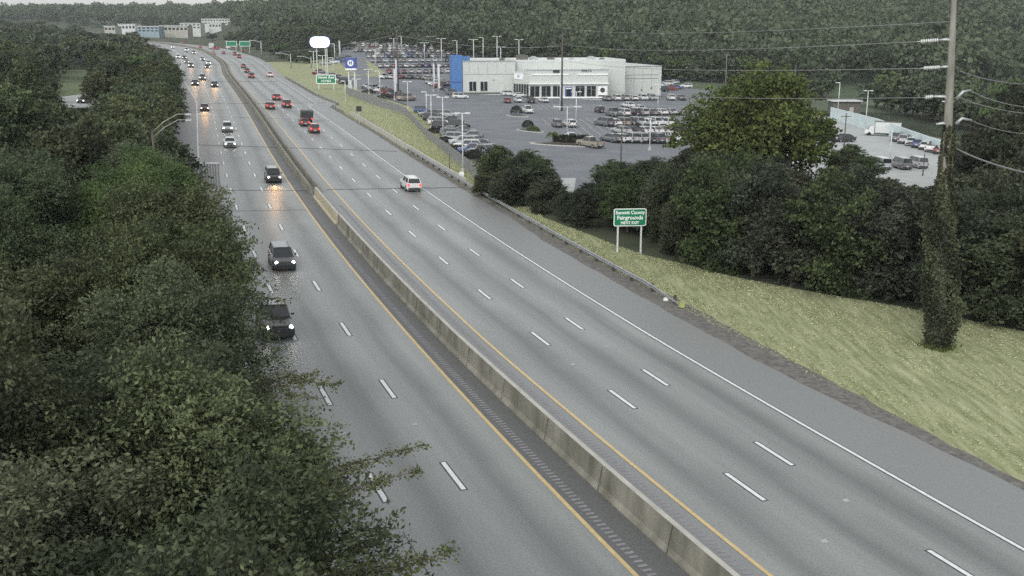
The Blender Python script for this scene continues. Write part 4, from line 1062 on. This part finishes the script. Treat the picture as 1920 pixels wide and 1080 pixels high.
# roof plant
for j, (x, y, s) in enumerate(((20, 10, 2.6), (24, 12, 1.8), (29, 8, 1.6), (36, 9, 1.3), (14, 14, 1.2), (43, 12, 1.8), (46, 9, 1.2))):
    q = M1 @ Vector((x, y, hA)); mb = MB(); mb.box((q.x, q.y, q.z+s*.35), (s*1.5, s, s*.7)); mb.box((q.x, q.y, q.z+s*.77), (s*.8, s*.6, s*.14)); mb.build('air_conditioner', M_galv if j % 2 else M_shed, bld)

# far buildings --------------------------------------------------------------
def far_building(px0, px1, pyt, pyb, Y, m, label, rows=2, n=8, roof=None, name='distant_building'):
    x0, x1 = at(px0, pyb, Y).x, at(px1, pyb, Y).x; zb = at(px0, pyb, Y).z; zt = at(px0, pyt, Y).z; g = T((x0+x1)/2, Y)-2
    e = empty(name, ((x0+x1)/2, Y, min(g, zb))); tag(e, label, 'building', None)
    b0 = e.location.z; mb = MB(); mb.box((0, 8, (zt-b0)/2), (x1-x0, 16, zt-b0)); mb.build('wall', m, e)
    mb = MB(); mb.box((0, 8, zt-b0+.3), (x1-x0+.8, 16.8, .6)); mb.build('roof', roof or M_wall2, e)
    w = (x1-x0)
    for r in range(rows):
        for i in range(n):
            z = zb-b0+(zt-zb)*(r+.5)/rows; mb = MB(); mb.box((-w/2+w*(i+.5)/n, -.05, z), (w/n*.6, .2, (zt-zb)/rows*.45)); mb.build('window', M_glass, e)
for a in ((378, 432, 36, 46, 1180, M_wall, 'long white building on the hill above the bending highway', 2, 10),
          (392, 415, 44, 52, 1120, M_wall2, 'small white house below the long hilltop building', 1, 4),
          (300, 352, 49, 59, 1010, M_brick, 'cream low building at the end of the highway', 1, 7),
          (258, 298, 50, 60, 980, mat('blue_grey_wall', (.26, .34, .39), .7), 'blue grey building behind the far left trees', 2, 5),
          (338, 376, 44, 54, 1100, M_wall, 'pale building right of the cream one at the highway end', 2, 5),
          (222, 254, 46, 56, 1000, M_wall2, 'flat white roofed building left of the blue grey one', 1, 5),
          (196, 216, 50, 58, 950, M_brick, 'tiny tan building farthest left on the horizon', 1, 3)):
    far_building(*a)

# back lot: pale retaining wall, shed
a = G(1556, 222); b = G(1640, 247); c = G(1766, 292)
rw = empty('retaining_wall', a); tag(rw, 'long pale blue white wall behind the back lot', 'wall')
mb = MB()
for (p, q), hh in zip(((a, b), (b, c)), (1, 1)):
    h0 = at(1556, 201, a.y).z-a.z; h2_ = at(1766, 266, c.y).z-c.z; h1_ = at(1640, 222, b.y).z-b.z
    ha, hb2 = (h0, h1_) if p is a else (h1_, h2_); d = (q-p).normalized(); n = Vector((-d.y, d.x, 0))*.3; vs = []
    for P_, hq in ((p, ha), (q, hb2)):
        for s_, z in ((0, 0), (1, 0), (1, hq), (0, hq)): vs.append(P_+n*s_+Vector((0, 0, z))-a)
    mb.add(vs, [(0, 1, 2, 3), (7, 6, 5, 4), (0, 4, 5, 1), (1, 5, 6, 2), (2, 6, 7, 3), (3, 7, 4, 0)])
mb.build('wall_face', M_teal, rw)
sp_ = G(1604, 222); sp_ = onT(sp_.x+1.5, sp_.y+14); k = sp_.y/F
e = empty('shed', sp_); tag(e, 'small brown flat roofed shed behind the pale wall', 'shed'); zt = at(1604, 190, sp_.y).z-sp_.z
mb = MB(); mb.box((0, 1.5, zt/2), (50*k, 5, zt)); mb.build('wall', M_shed, e); mb = MB(); mb.box((0, 1.3, zt+.12), (55*k, 6, .24)); mb.build('roof', M_wall2, e); mb = MB(); mb.box((1.4, -1.05, 1.1), (1.2, .08, 2.1)); mb.build('door', M_brick, e)

# ------------------------------------------------------------------ kerbed islands with hedges and palm
def leafball(parent, name, c, r, n, leaf, fm, rs):
    d = unit(rs.normal(size=(n, 3))); d[:, 2] = np.abs(d[:, 2])*.95; C = np.array(c)+d*np.array(r)*rs.uniform(.82, 1.05, (n, 1)); L = leaf*rs.uniform(.7, 1.2, n)
    return link(name, leaf_mesh(name, C, unit(d*.4+rs.normal(size=(n, 3))), L, L*.8, np.clip(.4+rs.normal(size=n)*.2, 0, 1), fm), parent)
def island(px, py, rx, ry, rz, label):
    p = G(px, py); e = empty('kerbed_island', p, rz, True); tag(e, label, 'traffic island', 'planted islands')
    prof = [(rx*math.cos(t), ry*math.sin(t)) for t in np.linspace(0, 2*math.pi, 25)[:-1]]
    mb = MB(); mb.loft([[(x, y, -.05) for x, y in prof], [(x, y, .16) for x, y in prof]]); mb.build('kerb', M_curb, e)
    mb = MB(); mb.loft([[(x*.88, y*.82, .165) for x, y in prof], [(x*.8, y*.75, .2) for x, y in prof]]); mb.build('planting_bed', M_mulch, e); return p
rs = np.random.RandomState(77)
def shrub(px, py, r, h, label, m=None):
    p = G(px, py); e = empty('round_shrub', p); tag(e, label, 'shrub', 'clipped shrubs'); leafball(e, 'foliage', (0, 0, .25), (r, r*.9, h), 900, .22, m or M_hedge, rs)
    mb = MB(); mb.cyl((0, 0, 0), (0, 0, h*.6), .07, n=6); mb.build('stem', M_bark, e)
island(970, 218, 3.2, 1.7, R(-40), 'upper left kerbed island with one dark round shrub'); shrub(968, 214, 1.5, 1.9, 'dark round shrub beside the white pickup truck')
island(994, 246, 3.6, 1.7, R(-45), 'middle kerbed island with two clipped shrubs'); shrub(990, 240, 1.3, 1.5, 'upper dark clipped shrub on the middle island'); shrub(1000, 247, 1.3, .9, 'lower greener clipped shrub on the middle island', M_folb)
island(1058, 272, 6.4, 2.2, R(-4), 'largest kerbed island with a small palm and hedge')
p = G(1070, 268); e = empty('clipped_hedge', p); tag(e, 'dark brown box hedge on the largest kerbed island', 'hedge')
n = 3500; C = rs.uniform(-1, 1, (n, 3))*np.array([3.3, 1.2, .7])+np.array([0, 0, .8]); L = rs.uniform(.15, .3, n); link('foliage', leaf_mesh('foliage', C, unit(rs.normal(size=(n, 3))), L, L*.8, rs.rand(n), M_hedge), e); mb = MB(); mb.box((0, 0, .5), (5.8, 1.8, .9)); mb.build('branches', M_mulch, e)
p = G(1036, 268); e = empty('palm_tree', p); tag(e, 'small palm on the left end of the largest island', 'palm')
mb = MB(); mb.tube([(0, 0, 0), (.05, 0, .8), (0, .05, 1.6)], [.2, .16, .14], 8); mb.build('trunk', M_bark, e); Cs = []; As = []
for k_ in range(16):
    t = k_*2.4; el = .9-.1*(k_ % 8); d = Vector((math.cos(t)*math.cos(el), math.sin(t)*math.cos(el), math.sin(el)))
    for q in range(9): Cs.append(Vector((0, 0, 1.6))+d*(.2+.17*q)-Vector((0, 0, .022*q*q))); As.append((d+Vector(rs.normal(size=3))*.35).normalized())
C = np.array([tuple(x) for x in Cs]); link('fronds', leaf_mesh('fronds', C, np.array([tuple(x) for x in As]), np.full(len(C), .5), np.full(len(C), .18), rs.rand(len(C)), M_folb), e)
# shrub hedge behind the fence corner
for j, (px, py, r, h) in enumerate(((905, 300, 2.6, 1.8), (935, 296, 2.4, 1.6), (860, 285, 1.8, 1.0), (835, 268, 1.6, .9), (815, 250, 1.5, .9), (720, 186, 2.2, 1.0), (690, 176, 2.2, 1.0), (880, 300, 2.2, 1.3))):
    shrub(px, py, r, h, f'dark low shrub inside the board fence, {ORD[j]} in the planting')

# ------------------------------------------------------------------ vehicles (x forward)
def ring(x, w, z0, zt, zs=None):
    zs = zs or (z0+(zt-z0)*.55)
    return [(x, -w*.86, z0), (x, -w*.98, z0+.14), (x, -w, zs), (x, -w*.94, zt-.06), (x, -w*.74, zt), (x, w*.74, zt), (x, w*.94, zt-.06), (x, w, zs), (x, w*.98, z0+.14), (x, w*.86, z0)]
SPEC = {  # length, width, height, body stations (x fraction, width factor, top), cabin (front base, front top, rear top, rear base), belt
 'sedan': dict(L=4.85, W=1.86, H=1.45, st=[(.5, .78, .62), (.47, .93, .74), (.3, 1, .90), (.17, 1, .96), (-.32, 1, 1.0), (-.43, .97, .98), (-.49, .88, .88), (-.5, .8, .6)], cab=(.2, .04, -.2, -.37)),
 'suv': dict(L=4.75, W=1.9, H=1.72, st=[(.5, .80, .75), (.475, .94, .92), (.3, 1, 1.06), (.2, 1, 1.1), (-.4, 1, 1.12), (-.47, .98, 1.1), (-.495, .92, 1.0), (-.5, .85, .7)], cab=(.22, .09, -.41, -.475)),
 'pickup': dict(L=5.7, W=2.0, H=1.9, st=[(.5, .85, .85), (.48, .96, 1.05), (.3, 1, 1.18), (.2, 1, 1.2), (-.05, 1, 1.2), (-.46, 1, 1.2), (-.49, .97, 1.18), (-.5, .93, .8)], cab=(.2, .10, -.09, -.12)),
 'van': dict(L=5.0, W=1.95, H=1.95, st=[(.5, .82, .8), (.47, .95, 1.0), (.36, 1, 1.12), (.28, 1, 1.18), (-.44, 1, 1.2), (-.48, .97, 1.18), (-.495, .94, 1.0), (-.5, .88, .7)], cab=(.34, .17, -.45, -.485)),
}
def car_parts(kind, lit):
    q = SPEC[kind]; L, Wd, H = q['L'], q['W']/2, q['H']; z0 = .22; parts = {}
    mb = MB(); st = [ring(f*L, Wd*w, z0 + (.12 if abs(f) > .48 else 0), t) for f, w, t in q['st']]; mb.loft(st[::-1], 0)
    a, b, c, d = [f*L for f in q['cab']]
    def top(x):
        fs = [(f*L, t) for f, w, t in q['st']][::-1]; return lerp(x, fs)
    zb1, zb2 = top(a)-.02, top(d)-.02; ww, wr = Wd*.86, Wd*.72; Hr = H-.04
    # roof slab with rounded edges
    rf = [[(x, -wr*1.0, H-.07), (x, -wr*.8, H), (x, wr*.8, H), (x, wr*1.0, H-.07), (x, wr*.9, H-.1), (x, -wr*.9, H-.1)] for x in (c-.05, b+.05)]
    mb.loft(rf, 0)
    # pillars
    for sx in (-1, 1):
        for (p, r_) in (((a, sx*ww, zb1), (b, sx*wr, H-.06)), ((d, sx*ww, zb2), (c, sx*wr, H-.06)), (((a+d)/2, sx*ww*1.01, (zb1+zb2)/2), ((b+c)/2, sx*wr*1.01, H-.06))):
            mb.tube([p, r_], .05 if p[0] != (a+d)/2 else .04, 4)
    if kind == 'pickup':
        # open bed: dark floor and rails
        mb.box(((-.13*L-.49*L)/2, -Wd*.92, 1.22), (.35*L, .1, .06)); mb.box(((-.13*L-.49*L)/2, Wd*.92, 1.22), (.35*L, .1, .06))
    parts['body'] = (mb.mesh('body', M_paint), )
    g = MB(); s_ = .975
    g.add([(a, -ww, zb1), (a, ww, zb1), (b, wr*s_, Hr-.03), (b, -wr*s_, Hr-.03)], [(0, 1, 2, 3)]); parts['windscreen'] = (g.mesh('windscreen', M_cglass), )
    g = MB(); g.add([(d, ww, zb2), (d, -ww, zb2), (c, -wr*s_, Hr-.03), (c, wr*s_, Hr-.03)], [(0, 1, 2, 3)]); parts['rear_window'] = (g.mesh('rear_window', M_cglass), )
    for sx in (-1, 1): g = MB(); g.add([(a, sx*ww, zb1), (d, sx*ww, zb2), (c, sx*wr*s_, Hr-.03), (b, sx*wr*s_, Hr-.03)], [(0, 1, 2, 3)]); parts['side_glass' if sx > 0 else 'side_glass_'] = (g.mesh('side_glass', M_cglass), )
    g = MB(); fx = L/2
    g.box((fx-.02, 0, .48), (.1, Wd*1.55, .22)); g.box((fx-.05, 0, .72 if kind != 'pickup' else .85), (.08, Wd*1.0, .2 if kind != 'pickup' else .34)); g.box((-fx+.02, 0, .42), (.1, Wd*1.6, .24))
    for sx in (-1, 1): g.box((0, sx*Wd*.99, .3), (L*.5, .06, .12))
    if kind == 'pickup': g.box((-.31*L, 0, 1.18), (.33*L, Wd*1.62, .06))
    parts['trim'] = (g.mesh('trim', M_plast), )
    wm = MB(); rr = .34 if kind in ('sedan',) else .38
    wm.cyl((0, -.11, 0), (0, .11, 0), rr, n=16, mi=0); wm.cyl((0, -.118, 0), (0, .118, 0), rr*.6, n=12, mi=1)
    wme = wm.mesh('wheel', [M_tyre, M_rim]); wx = L*.305
    parts['wheel'] = (wme, [(wx, -Wd+.1, rr), (wx, Wd-.1, rr), (-wx, -Wd+.1, rr), (-wx, Wd-.1, rr)])
    hm = MB(); zl = q['st'][1][2]-.12; hm.cyl((-.06, 0, 0), (.06, 0, 0), .125, n=10); f1 = (q['st'][1][0]*L+.03)
    parts['headlight'] = (hm.mesh('headlight', M_head if lit else M_headf), [(f1, -Wd*.72, zl), (f1, Wd*.72, zl)])
    tm = MB(); tm.box((0, 0, 0), (.1, .26, .2 if kind != 'suv' else .3)); parts['tail_light'] = (tm.mesh('tail_light', M_tail if lit else M_tailo), [(-L*.5+.03, -Wd*.78, .88), (-L*.5+.03, Wd*.78, .88)])
    lm = MB(); lm.box((-L/2-.04, 0, .62), (.03, .42, .16)); parts['licence_plate'] = (lm.mesh('licence_plate', M_plate), )
    mm = MB(); mm.box((0, 0, 0), (.14, .22, .15)); parts['mirror'] = (mm.mesh('mirror', M_paint), [(a-.35, -Wd-.08, zb1+.1), (a-.35, Wd+.08, zb1+.1)])
    if kind == 'suv':
        r_ = MB()
        for sx in (-1, 1): r_.tube([(b-.1, sx*wr*.82, H+.05), (c+.1, sx*wr*.82, H+.05)], .025, 5)
        parts['roof_rail'] = (r_.mesh('roof_rail', M_chrome), )
    return parts
CACHE = {}
def vehicle(kind, p, yaw, col, label, name, lit, detail=2, group=None, scale=1.):
    key = (kind, lit)
    if key not in CACHE: CACHE[key] = car_parts(kind, lit)
    e = None
    if detail == 0:      # far away: one mesh
        k2 = (kind, lit, 'one')
        if k2 not in CACHE:
            V = []; Fc = []; MI = []; mats = []
            for nm, pr in CACHE[key].items():
                for off in (pr[1] if len(pr) > 1 else [(0, 0, 0)]):
                    me = pr[0]; o = len(V); V += [tuple(v.co+Vector(off)) for v in me.vertices]
                    for po in me.polygons:
                        m = me.materials[po.material_index]
                        if m not in mats: mats.append(m)
                        Fc.append(tuple(o+i for i in po.vertices)); MI.append(mats.index(m))
            mb = MB(); mb.v = V; mb.f = Fc; mb.m = MI; CACHE[k2] = mb.mesh('car_'+kind, mats)
        e = link(name, CACHE[k2]); e.rotation_mode = 'QUATERNION'; e.location = p
        e.rotation_quaternion = Vector((0, 0, 1)).rotation_difference(Vector((.0393, 0, 1)).normalized()) @ Quaternion((0, 0, 1), yaw)
    else:
        e = empty(name, p, yaw, True)
        for nm, pr in CACHE[key].items():
            for off in (pr[1] if len(pr) > 1 else [(0, 0, 0)]):
                o = link(nm.strip('_'), pr[0], e); o.location = off
    if scale != 1: e.scale = (scale,)*3
    tag(e, label, {'sedan': 'car', 'suv': 'SUV', 'pickup': 'pickup truck', 'van': 'van'}[kind], group); setcol(e, col)
    return e
WHT, SIL, GRY, BLK, RED, BLU, DRD, TAN = (.72, .74, .73), (.42, .44, .45), (.16, .17, .18), (.02, .022, .024), (.22, .025, .025), (.05, .10, .25), (.12, .015, .02), (.30, .27, .22)
CN = {WHT: 'white', SIL: 'silver', GRY: 'grey', BLK: 'black', RED: 'red', BLU: 'blue', DRD: 'dark red', TAN: 'tan'}
def hwy(px, py, kind, col, toward, label, u=None, detail=2, scale=1.):
    s, uu = SU(px, py); L = SPEC[kind]['L']*scale
    s += L/2
    if u is not None: uu = u if toward else yr(s)+u
    x, y = RP(s, uu); yaw = heading(s)+(math.pi if toward else 0)
    return vehicle(kind, onT(x, y, .035), yaw, col, label, {'sedan': 'car', 'suv': 'suv', 'pickup': 'pickup_truck', 'van': 'van'}[kind], True, detail, 'vehicles driving on the highway', scale)
hwy(525, 642, 'pickup', BLK, True, 'black pickup truck with lit headlights nearest the camera, half behind leaves', -8.4)
hwy(539, 511, 'suv', (.05, .055, .06), True, 'dark SUV with pale roof second nearest in the left lanes', -5.6)
hwy(516, 345, 'suv', BLK, True, 'black SUV with lit headlights beside the yellow line', -1.85)
hwy(432, 278, 'sedan', WHT, True, 'white car with pale roof following close in the left lanes', None)
hwy(427, 249, 'suv', SIL, True, 'silver SUV just behind the white car in the left lanes', None)
hwy(384, 209, 'sedan', DRD, True, 'dark red car with bright headlights and long reflections', None)
for j, (px, py, kd, c) in enumerate(((366, 161, 'sedan', BLK), (403, 164, 'sedan', BLK), (380, 151, 'suv', GRY), (358, 127, 'suv', GRY), (389, 129, 'sedan', BLK), (391, 122, 'suv', WHT), (380, 114, 'sedan', SIL), (350, 119, 'sedan', SIL),
                                     (334, 110, 'suv', WHT), (364, 102, 'suv', SIL), (350, 97, 'van', WHT), (324, 91, 'suv', WHT), (346, 111, 'sedan', BLK))):
    hwy(px, py, kd, c, True, f'oncoming {CN[c]} {"car" if kd=="sedan" else kd if kd == "van" else "SUV"} with glowing headlights, {ORD[j+6]} from the camera in the left lanes', None, detail=1 if py > 140 else 0, scale=1.12)
hwy(777, 361, 'suv', WHT, False, 'white SUV driving away in the outer right lane', None)
hwy(591, 251, 'suv', RED, False, 'red SUV driving away directly behind the dark box truck', None)
hwy(573, 238, 'sedan', DRD, False, 'dark red car beside the dark box truck', None)
for j, (px, py, kd, c) in enumerate(((508, 206, 'sedan', RED), (539, 203, 'suv', DRD), (520, 189, 'sedan', RED), (507, 145, 'suv', WHT), (472, 147, 'suv', BLK), (464, 137, 'sedan', BLK), (457, 128, 'sedan', BLK), (449, 109, 'suv', BLK), (441, 104, 'suv', BLK),
                                     (456, 98, 'sedan', BLK), (420, 102, 'sedan', BLK), (401, 102, 'sedan', GRY), (429, 92, 'van', WHT), (409, 93, 'sedan', RED), (377, 91, 'sedan', RED), (403, 93, 'suv', DRD), (347, 82, 'sedan', BLK))):
    hwy(px, py, kd, c, False, f'{CN[c]} {"car" if kd=="sedan" else kd if kd == "van" else "SUV"} driving away, {ORD[j+4]} from the camera in the right lanes', None, detail=1 if py > 140 else 0, scale=1.1)
# warm headlight beams of the cars whose light shows on the road
for o in [o for o in S.objects if o.parent is None and o.get('group') == 'vehicles driving on the highway' and 'headlights' in o.get('label', '')]:
    d = o.location.length
    if d > 480: continue
    ld = bpy.data.lights.new('headlight_beam', 'SPOT'); ld.energy = 60 if d < 100 else (750 if d < 180 else (1100 if d < 260 else 1800)); ld.color = (1, .55, .24); ld.spot_size = R(46); ld.spot_blend = .8; ld.shadow_soft_size = .25
    lo = bpy.data.objects.new('headlight_beam', ld); COL.objects.link(lo); lo.parent = o; lo.location = (2.75, 0, .75); lo.rotation_euler = (0, -R(80), 0)
# box trucks
def box_truck(p, yaw, col, boxm, label, group=None, L=6.5, Hb=3.4, lit=False):
    e = empty('box_truck', p, yaw, True); tag(e, label, 'box truck', group)
    mb = MB(); mb.box((-1.1, 0, .75+(Hb-.75)/2), (L-2.1, 2.3, Hb-.75)); b = mb.build('cargo_box', boxm, e)
    mb = MB(); mb.box((-1.1, 0, Hb+.02), (L-2.0, 2.4, .08)); mb.build('roof_edge', M_shed, b)
    mb = MB(); mb.loft([[(x, -1, .5), (x, -1, z), (x, 1, z), (x, 1, .5)] for x, z in ((L/2-2.0, 2.2), (L/2-1.1, 2.15), (L/2-.7, 1.4), (L/2, 1.3))]); c = mb.build('cab', M_paint, e)
    mb = MB(); mb.add([(L/2-1.09, -.9, 2.1), (L/2-1.09, .9, 2.1), (L/2-.66, .9, 1.42), (L/2-.66, -.9, 1.42)], [(0, 1, 2, 3)]); mb.v = [(x+.02, y, z+.02) for x, y, z in mb.v]; mb.build('windscreen', M_cglass, c)
    mb = MB(); mb.box((-.3, 0, .6), (L-.8, 1.6, .22)); mb.build('chassis', M_plast, e)
    for x in (L/2-1.0, -L/2+1.2):
        for sy_ in (-1, 1): mb = MB(); mb.cyl((x, sy_*.9-.13, .42), (x, sy_*.9+.13, .42), .42, n=14); mb.build('wheel', M_tyre, e)
    for sy_ in (-1, 1): mb = MB(); mb.box((-L/2-.12, sy_*.9, .9), (.06, .3, .2)); mb.build('tail_light', M_tail if lit else M_tailo, e)
    setcol(e, col); return e
s, u = SU(578, 232); box_truck(onT(*RP(s+4, u), .035), heading(s), BLK, mat('dark_box_panel', (.03, .032, .035), .6), 'dark boxy truck driving away in the right lanes', 'vehicles driving on the highway', 5.4, 2.35, True)
s, u = SU(398, 92); box_truck(onT(*RP(s+4, u), .035), heading(s), WHT, M_wall2, 'white box truck far along the right lanes at the bend', 'vehicles driving on the highway', 8, 3.8, True)
box_truck(G(1652, 255), R(200-30), WHT, M_wall2, 'white box truck parked against the pale wall of the back lot', None, 7.6, 3.2)

# parked cars ------------------------------------------------------------------
NM = {'sedan': 'parked_car', 'suv': 'parked_suv', 'pickup': 'parked_pickup', 'van': 'parked_van'}
KN = {'sedan': 'car', 'suv': 'SUV', 'pickup': 'pickup', 'van': 'van'}
def parked(px, py, kind, col, yaw, label, group, detail=1, scale=1.0):
    p = G(px, py); p.z += .03; return vehicle(kind, p, R(yaw), col, label, NM[kind], False, detail, group, scale)
PAL = [WHT]*5+[SIL]*4+[GRY]*3+[BLK]*4+[BLU, RED, TAN]
KP = ['suv']*5+['sedan']*4+['pickup']
def row(x0, y0, x1, y1, n, yaw, where, group, detail=0, jit=1.0, scale=1.15, kinds=KP, pal=PAL):
    for i in range(n):
        f = i/max(1, n-1); k = rnd.choice(kinds); c = rnd.choice(pal)
        parked(x0+(x1-x0)*f+rnd.uniform(-jit, jit)*.6, y0+(y1-y0)*f, k, c, yaw+rnd.uniform(-3, 3)+(180 if rnd.random() < .3 else 0), f'{CN[c]} {KN[k]} parked {ORD[i]} from the left in {where}', group, detail, scale)
row(690, 166, 762, 189, 7, 62, 'the line inside the board fence', 'cars just inside the board fence', 1)
row(795, 212, 893, 296, 12, 8, 'the close row behind the fence corner', 'cars in the close row behind the fence corner', 1, scale=1.0, pal=[WHT, SIL, GRY, BLK, BLK, GRY, BLU])
row(838, 220, 915, 290, 8, 8, 'the second fence corner row', 'cars in the second row behind the fence corner', 1, scale=1.0, pal=[WHT, SIL, GRY, BLK, BLK, GRY])
row(612, 122, 655, 112, 5, 30, 'the row beside the blue emblem sign', 'cars beside the blue emblem sign')
row(598, 140, 648, 158, 6, 60, 'the row under the lit oval sign', 'cars under the lit oval sign')
row(722, 148, 800, 149, 6, 70, 'the nearest row of the big lot', 'cars nearest the open aisle')
row(730, 138, 840, 137, 9, 95, 'the second row of the big lot', 'second row of the big lot')
row(715, 127, 838, 126, 11, 80, 'the third row of the big lot', 'third row of the big lot')
row(700, 117, 838, 116, 13, 95, 'the fourth row of the big lot', 'fourth row of the big lot')
row(695, 109, 845, 108, 15, 75, 'the fifth row of the big lot', 'fifth row of the big lot')
row(690, 103, 850, 103, 18, 95, 'the sixth row of the big lot', 'sixth row of the big lot')
row(668, 97.5, 880, 99, 24, 80, 'the seventh row of the big lot', 'seventh row of the big lot')
row(652, 92.5, 905, 94, 30, 95, 'the eighth row of the big lot', 'eighth row of the big lot')
row(650, 88, 840, 89, 24, 80, 'the ninth row of the big lot', 'ninth row of the big lot')
row(650, 84.5, 800, 85, 20, 95, 'the back row of the big lot', 'back row of the big lot')
row(810, 158, 848, 172, 5, 40, 'the slanting line left of the blue corner', 'cars left of the blue corner')
row(800, 150, 845, 160, 4, 60, 'the short row behind the slanting line', 'short row behind the slanting line')
for a in ((850, 178, 'suv', GRY, 20, 'grey SUV parked behind the white one at the blue corner'), (863, 185, 'suv', WHT, 12, 'white SUV parked side on before the blue corner'),
          (955, 180, 'suv', WHT, 15, 'white SUV parked left of the glass entrance'), (974, 182, 'sedan', WHT, 20, 'white car squeezed against the glass entrance'), (951, 193, 'sedan', RED, 95, 'small red car in front of the showroom entrance'),
          (971, 192, 'suv', WHT, 100, 'pale SUV just right of the small red car'), (995, 193, 'pickup', BLK, 95, 'black pickup facing the showroom windows'), (1019, 192, 'sedan', WHT, 110, 'white car right of the black pickup by the windows'),
          (989, 212, 'pickup', WHT, 100, 'white pickup beside the upper left island'), (1044, 238, 'suv', GRY, 95, 'grey green SUV left of the white one in mid lot'), (1068, 238, 'suv', WHT, 105, 'white SUV under the double armed light pole'),
          (1070, 262, 'sedan', WHT, 100, 'white car mostly hidden behind the largest island'), (1106, 276, 'pickup', TAN, 128, 'long tan pickup right of the largest island'),
          (1124, 211, 'suv', BLK, 100, 'dark SUV alone left of the crowded block'), (1222, 180, 'pickup', BLK, 60, 'dark truck at the right corner of the white building')):
    parked(a[0], a[1], a[2], a[3], a[4], a[5], None, 2)
DET = [WHT, WHT, SIL, GRY, BLK, WHT, SIL, TAN]
row(1138, 189, 1222, 188, 6, 100, 'the row before the service wall', 'cars before the service wall', 2, pal=DET)
row(1150, 218, 1256, 215, 7, 110, 'the upper row of the crowded block', 'upper row of the crowded block', 2, pal=DET)
row(1132, 236, 1262, 236, 9, 120, 'the middle row of the crowded block', 'middle row of the crowded block', 2, pal=DET)
row(1146, 266, 1258, 268, 8, 120, 'the lower row of the crowded block', 'lower row of the crowded block', 2, pal=DET)
row(1165, 251, 1265, 252, 6, 120, 'the loose row of the block', 'loose row of the crowded block', 2, pal=DET)
row(1178, 202, 1198, 208, 2, 110, 'the pair beyond the service row', 'pair beyond the service row', 2, pal=DET)
row(1238, 163, 1285, 152, 5, 20, 'the back corner right of the building', 'cars at the back corner', 1)
row(1240, 172, 1285, 165, 4, 15, 'the second line right of the building', 'second line right of the building', 1)
row(1258, 188, 1278, 188, 2, 95, 'the pair right of the lot', 'pair at the right of the lot', 2)
row(1682, 265, 1776, 292, 8, 60, 'the line along the pale wall', 'cars along the pale wall', 1)
for j, (px, py) in enumerate(((1650, 316), (1688, 316), (1718, 314))):
    parked(px, py, 'van', (SIL, GRY, SIL)[j], 95, f'{("silver", "grey", "silver")[j]} van in the pale back lot, {ORD[j]} of three from the left', 'three parked vans', 2)
row(1490, 262, 1580, 266, 4, 30, 'the dark group in the back lot', 'dark cars in the back lot', 1, pal=[BLK, GRY])
e = parked(158, 193, 'sedan', BLK, -88, 'dark car with lit headlights on the side street left of the highway', None, 2)
for ch in e.children:
    if ch.name.startswith('headlight'): ch.data = CACHE[('sedan', True)]['headlight'][0]
parked(28, 203, 'van', WHT, -70, 'white van glimpsed through the trees at the far left edge', None, 2)

# lot markings
mb = MB()
def lotline(x0, y0, x1, y1, w=.14):
    a, b = G(x0, y0), G(x1, y1); d = (b-a).normalized(); n = Vector((-d.y, d.x, 0))*w/2
    mb.add([(a.x-n.x, a.y-n.y, T(a.x, a.y)+.045), (a.x+n.x, a.y+n.y, T(a.x, a.y)+.045), (b.x+n.x, b.y+n.y, T(b.x, b.y)+.045), (b.x-n.x, b.y-n.y, T(b.x, b.y)+.045)], [(0, 1, 2, 3)])
for i in range(12): lotline(1002+i*11, 196, 1018+i*12, 207)
for i in range(9): lotline(1015+i*14, 222, 1036+i*15, 240)
for i in range(7): lotline(1072+i*16, 238, 1096+i*17, 256)
struct(mb.build('parking_lines', M_conc))
# pale concrete patch by the hedge, litter beside the guardrail
sheet('concrete_pad', [((1040, 334), (1080, 334)), ((1036, 358), (1076, 360))], M_lot2, .03, 2)
p = G(1248, 564); mb = MB(); mb.loft([[(-.2, -.12, .0), (.2, -.1, .0), (.22, .12, 0), (-.18, .14, 0)], [(-.14, -.1, .22), (.16, -.07, .26), (.14, .1, .2), (-.15, .08, .24)]]); o = mb.build('litter', M_sface); o.location = p+Vector((0, 0, .03)); tag(o, 'scrap of white litter on the gravel by the guardrail end', 'litter')
import collections
print('objects', len(S.objects))

# ------------------------------------------------------------------ haze: even thin air round the whole scene
m = bpy.data.materials.new('haze'); m.use_nodes = True; n = m.node_tree.nodes; n.clear()
out = n.new('ShaderNodeOutputMaterial'); pv = n.new('ShaderNodeVolumePrincipled'); pv.inputs['Color'].default_value = (.88, .95, .96, 1); pv.inputs['Density'].default_value = HAZE; pv.inputs['Anisotropy'].default_value = .2
m.node_tree.links.new(pv.outputs[0], out.inputs['Volume'])
mb = MB(); mb.box((0, 1550, 30), (4200, 3500, 340)); o = mb.build('haze', m); tag(o, kind='stuff', label='thin even evening haze filling the air', cat='haze')
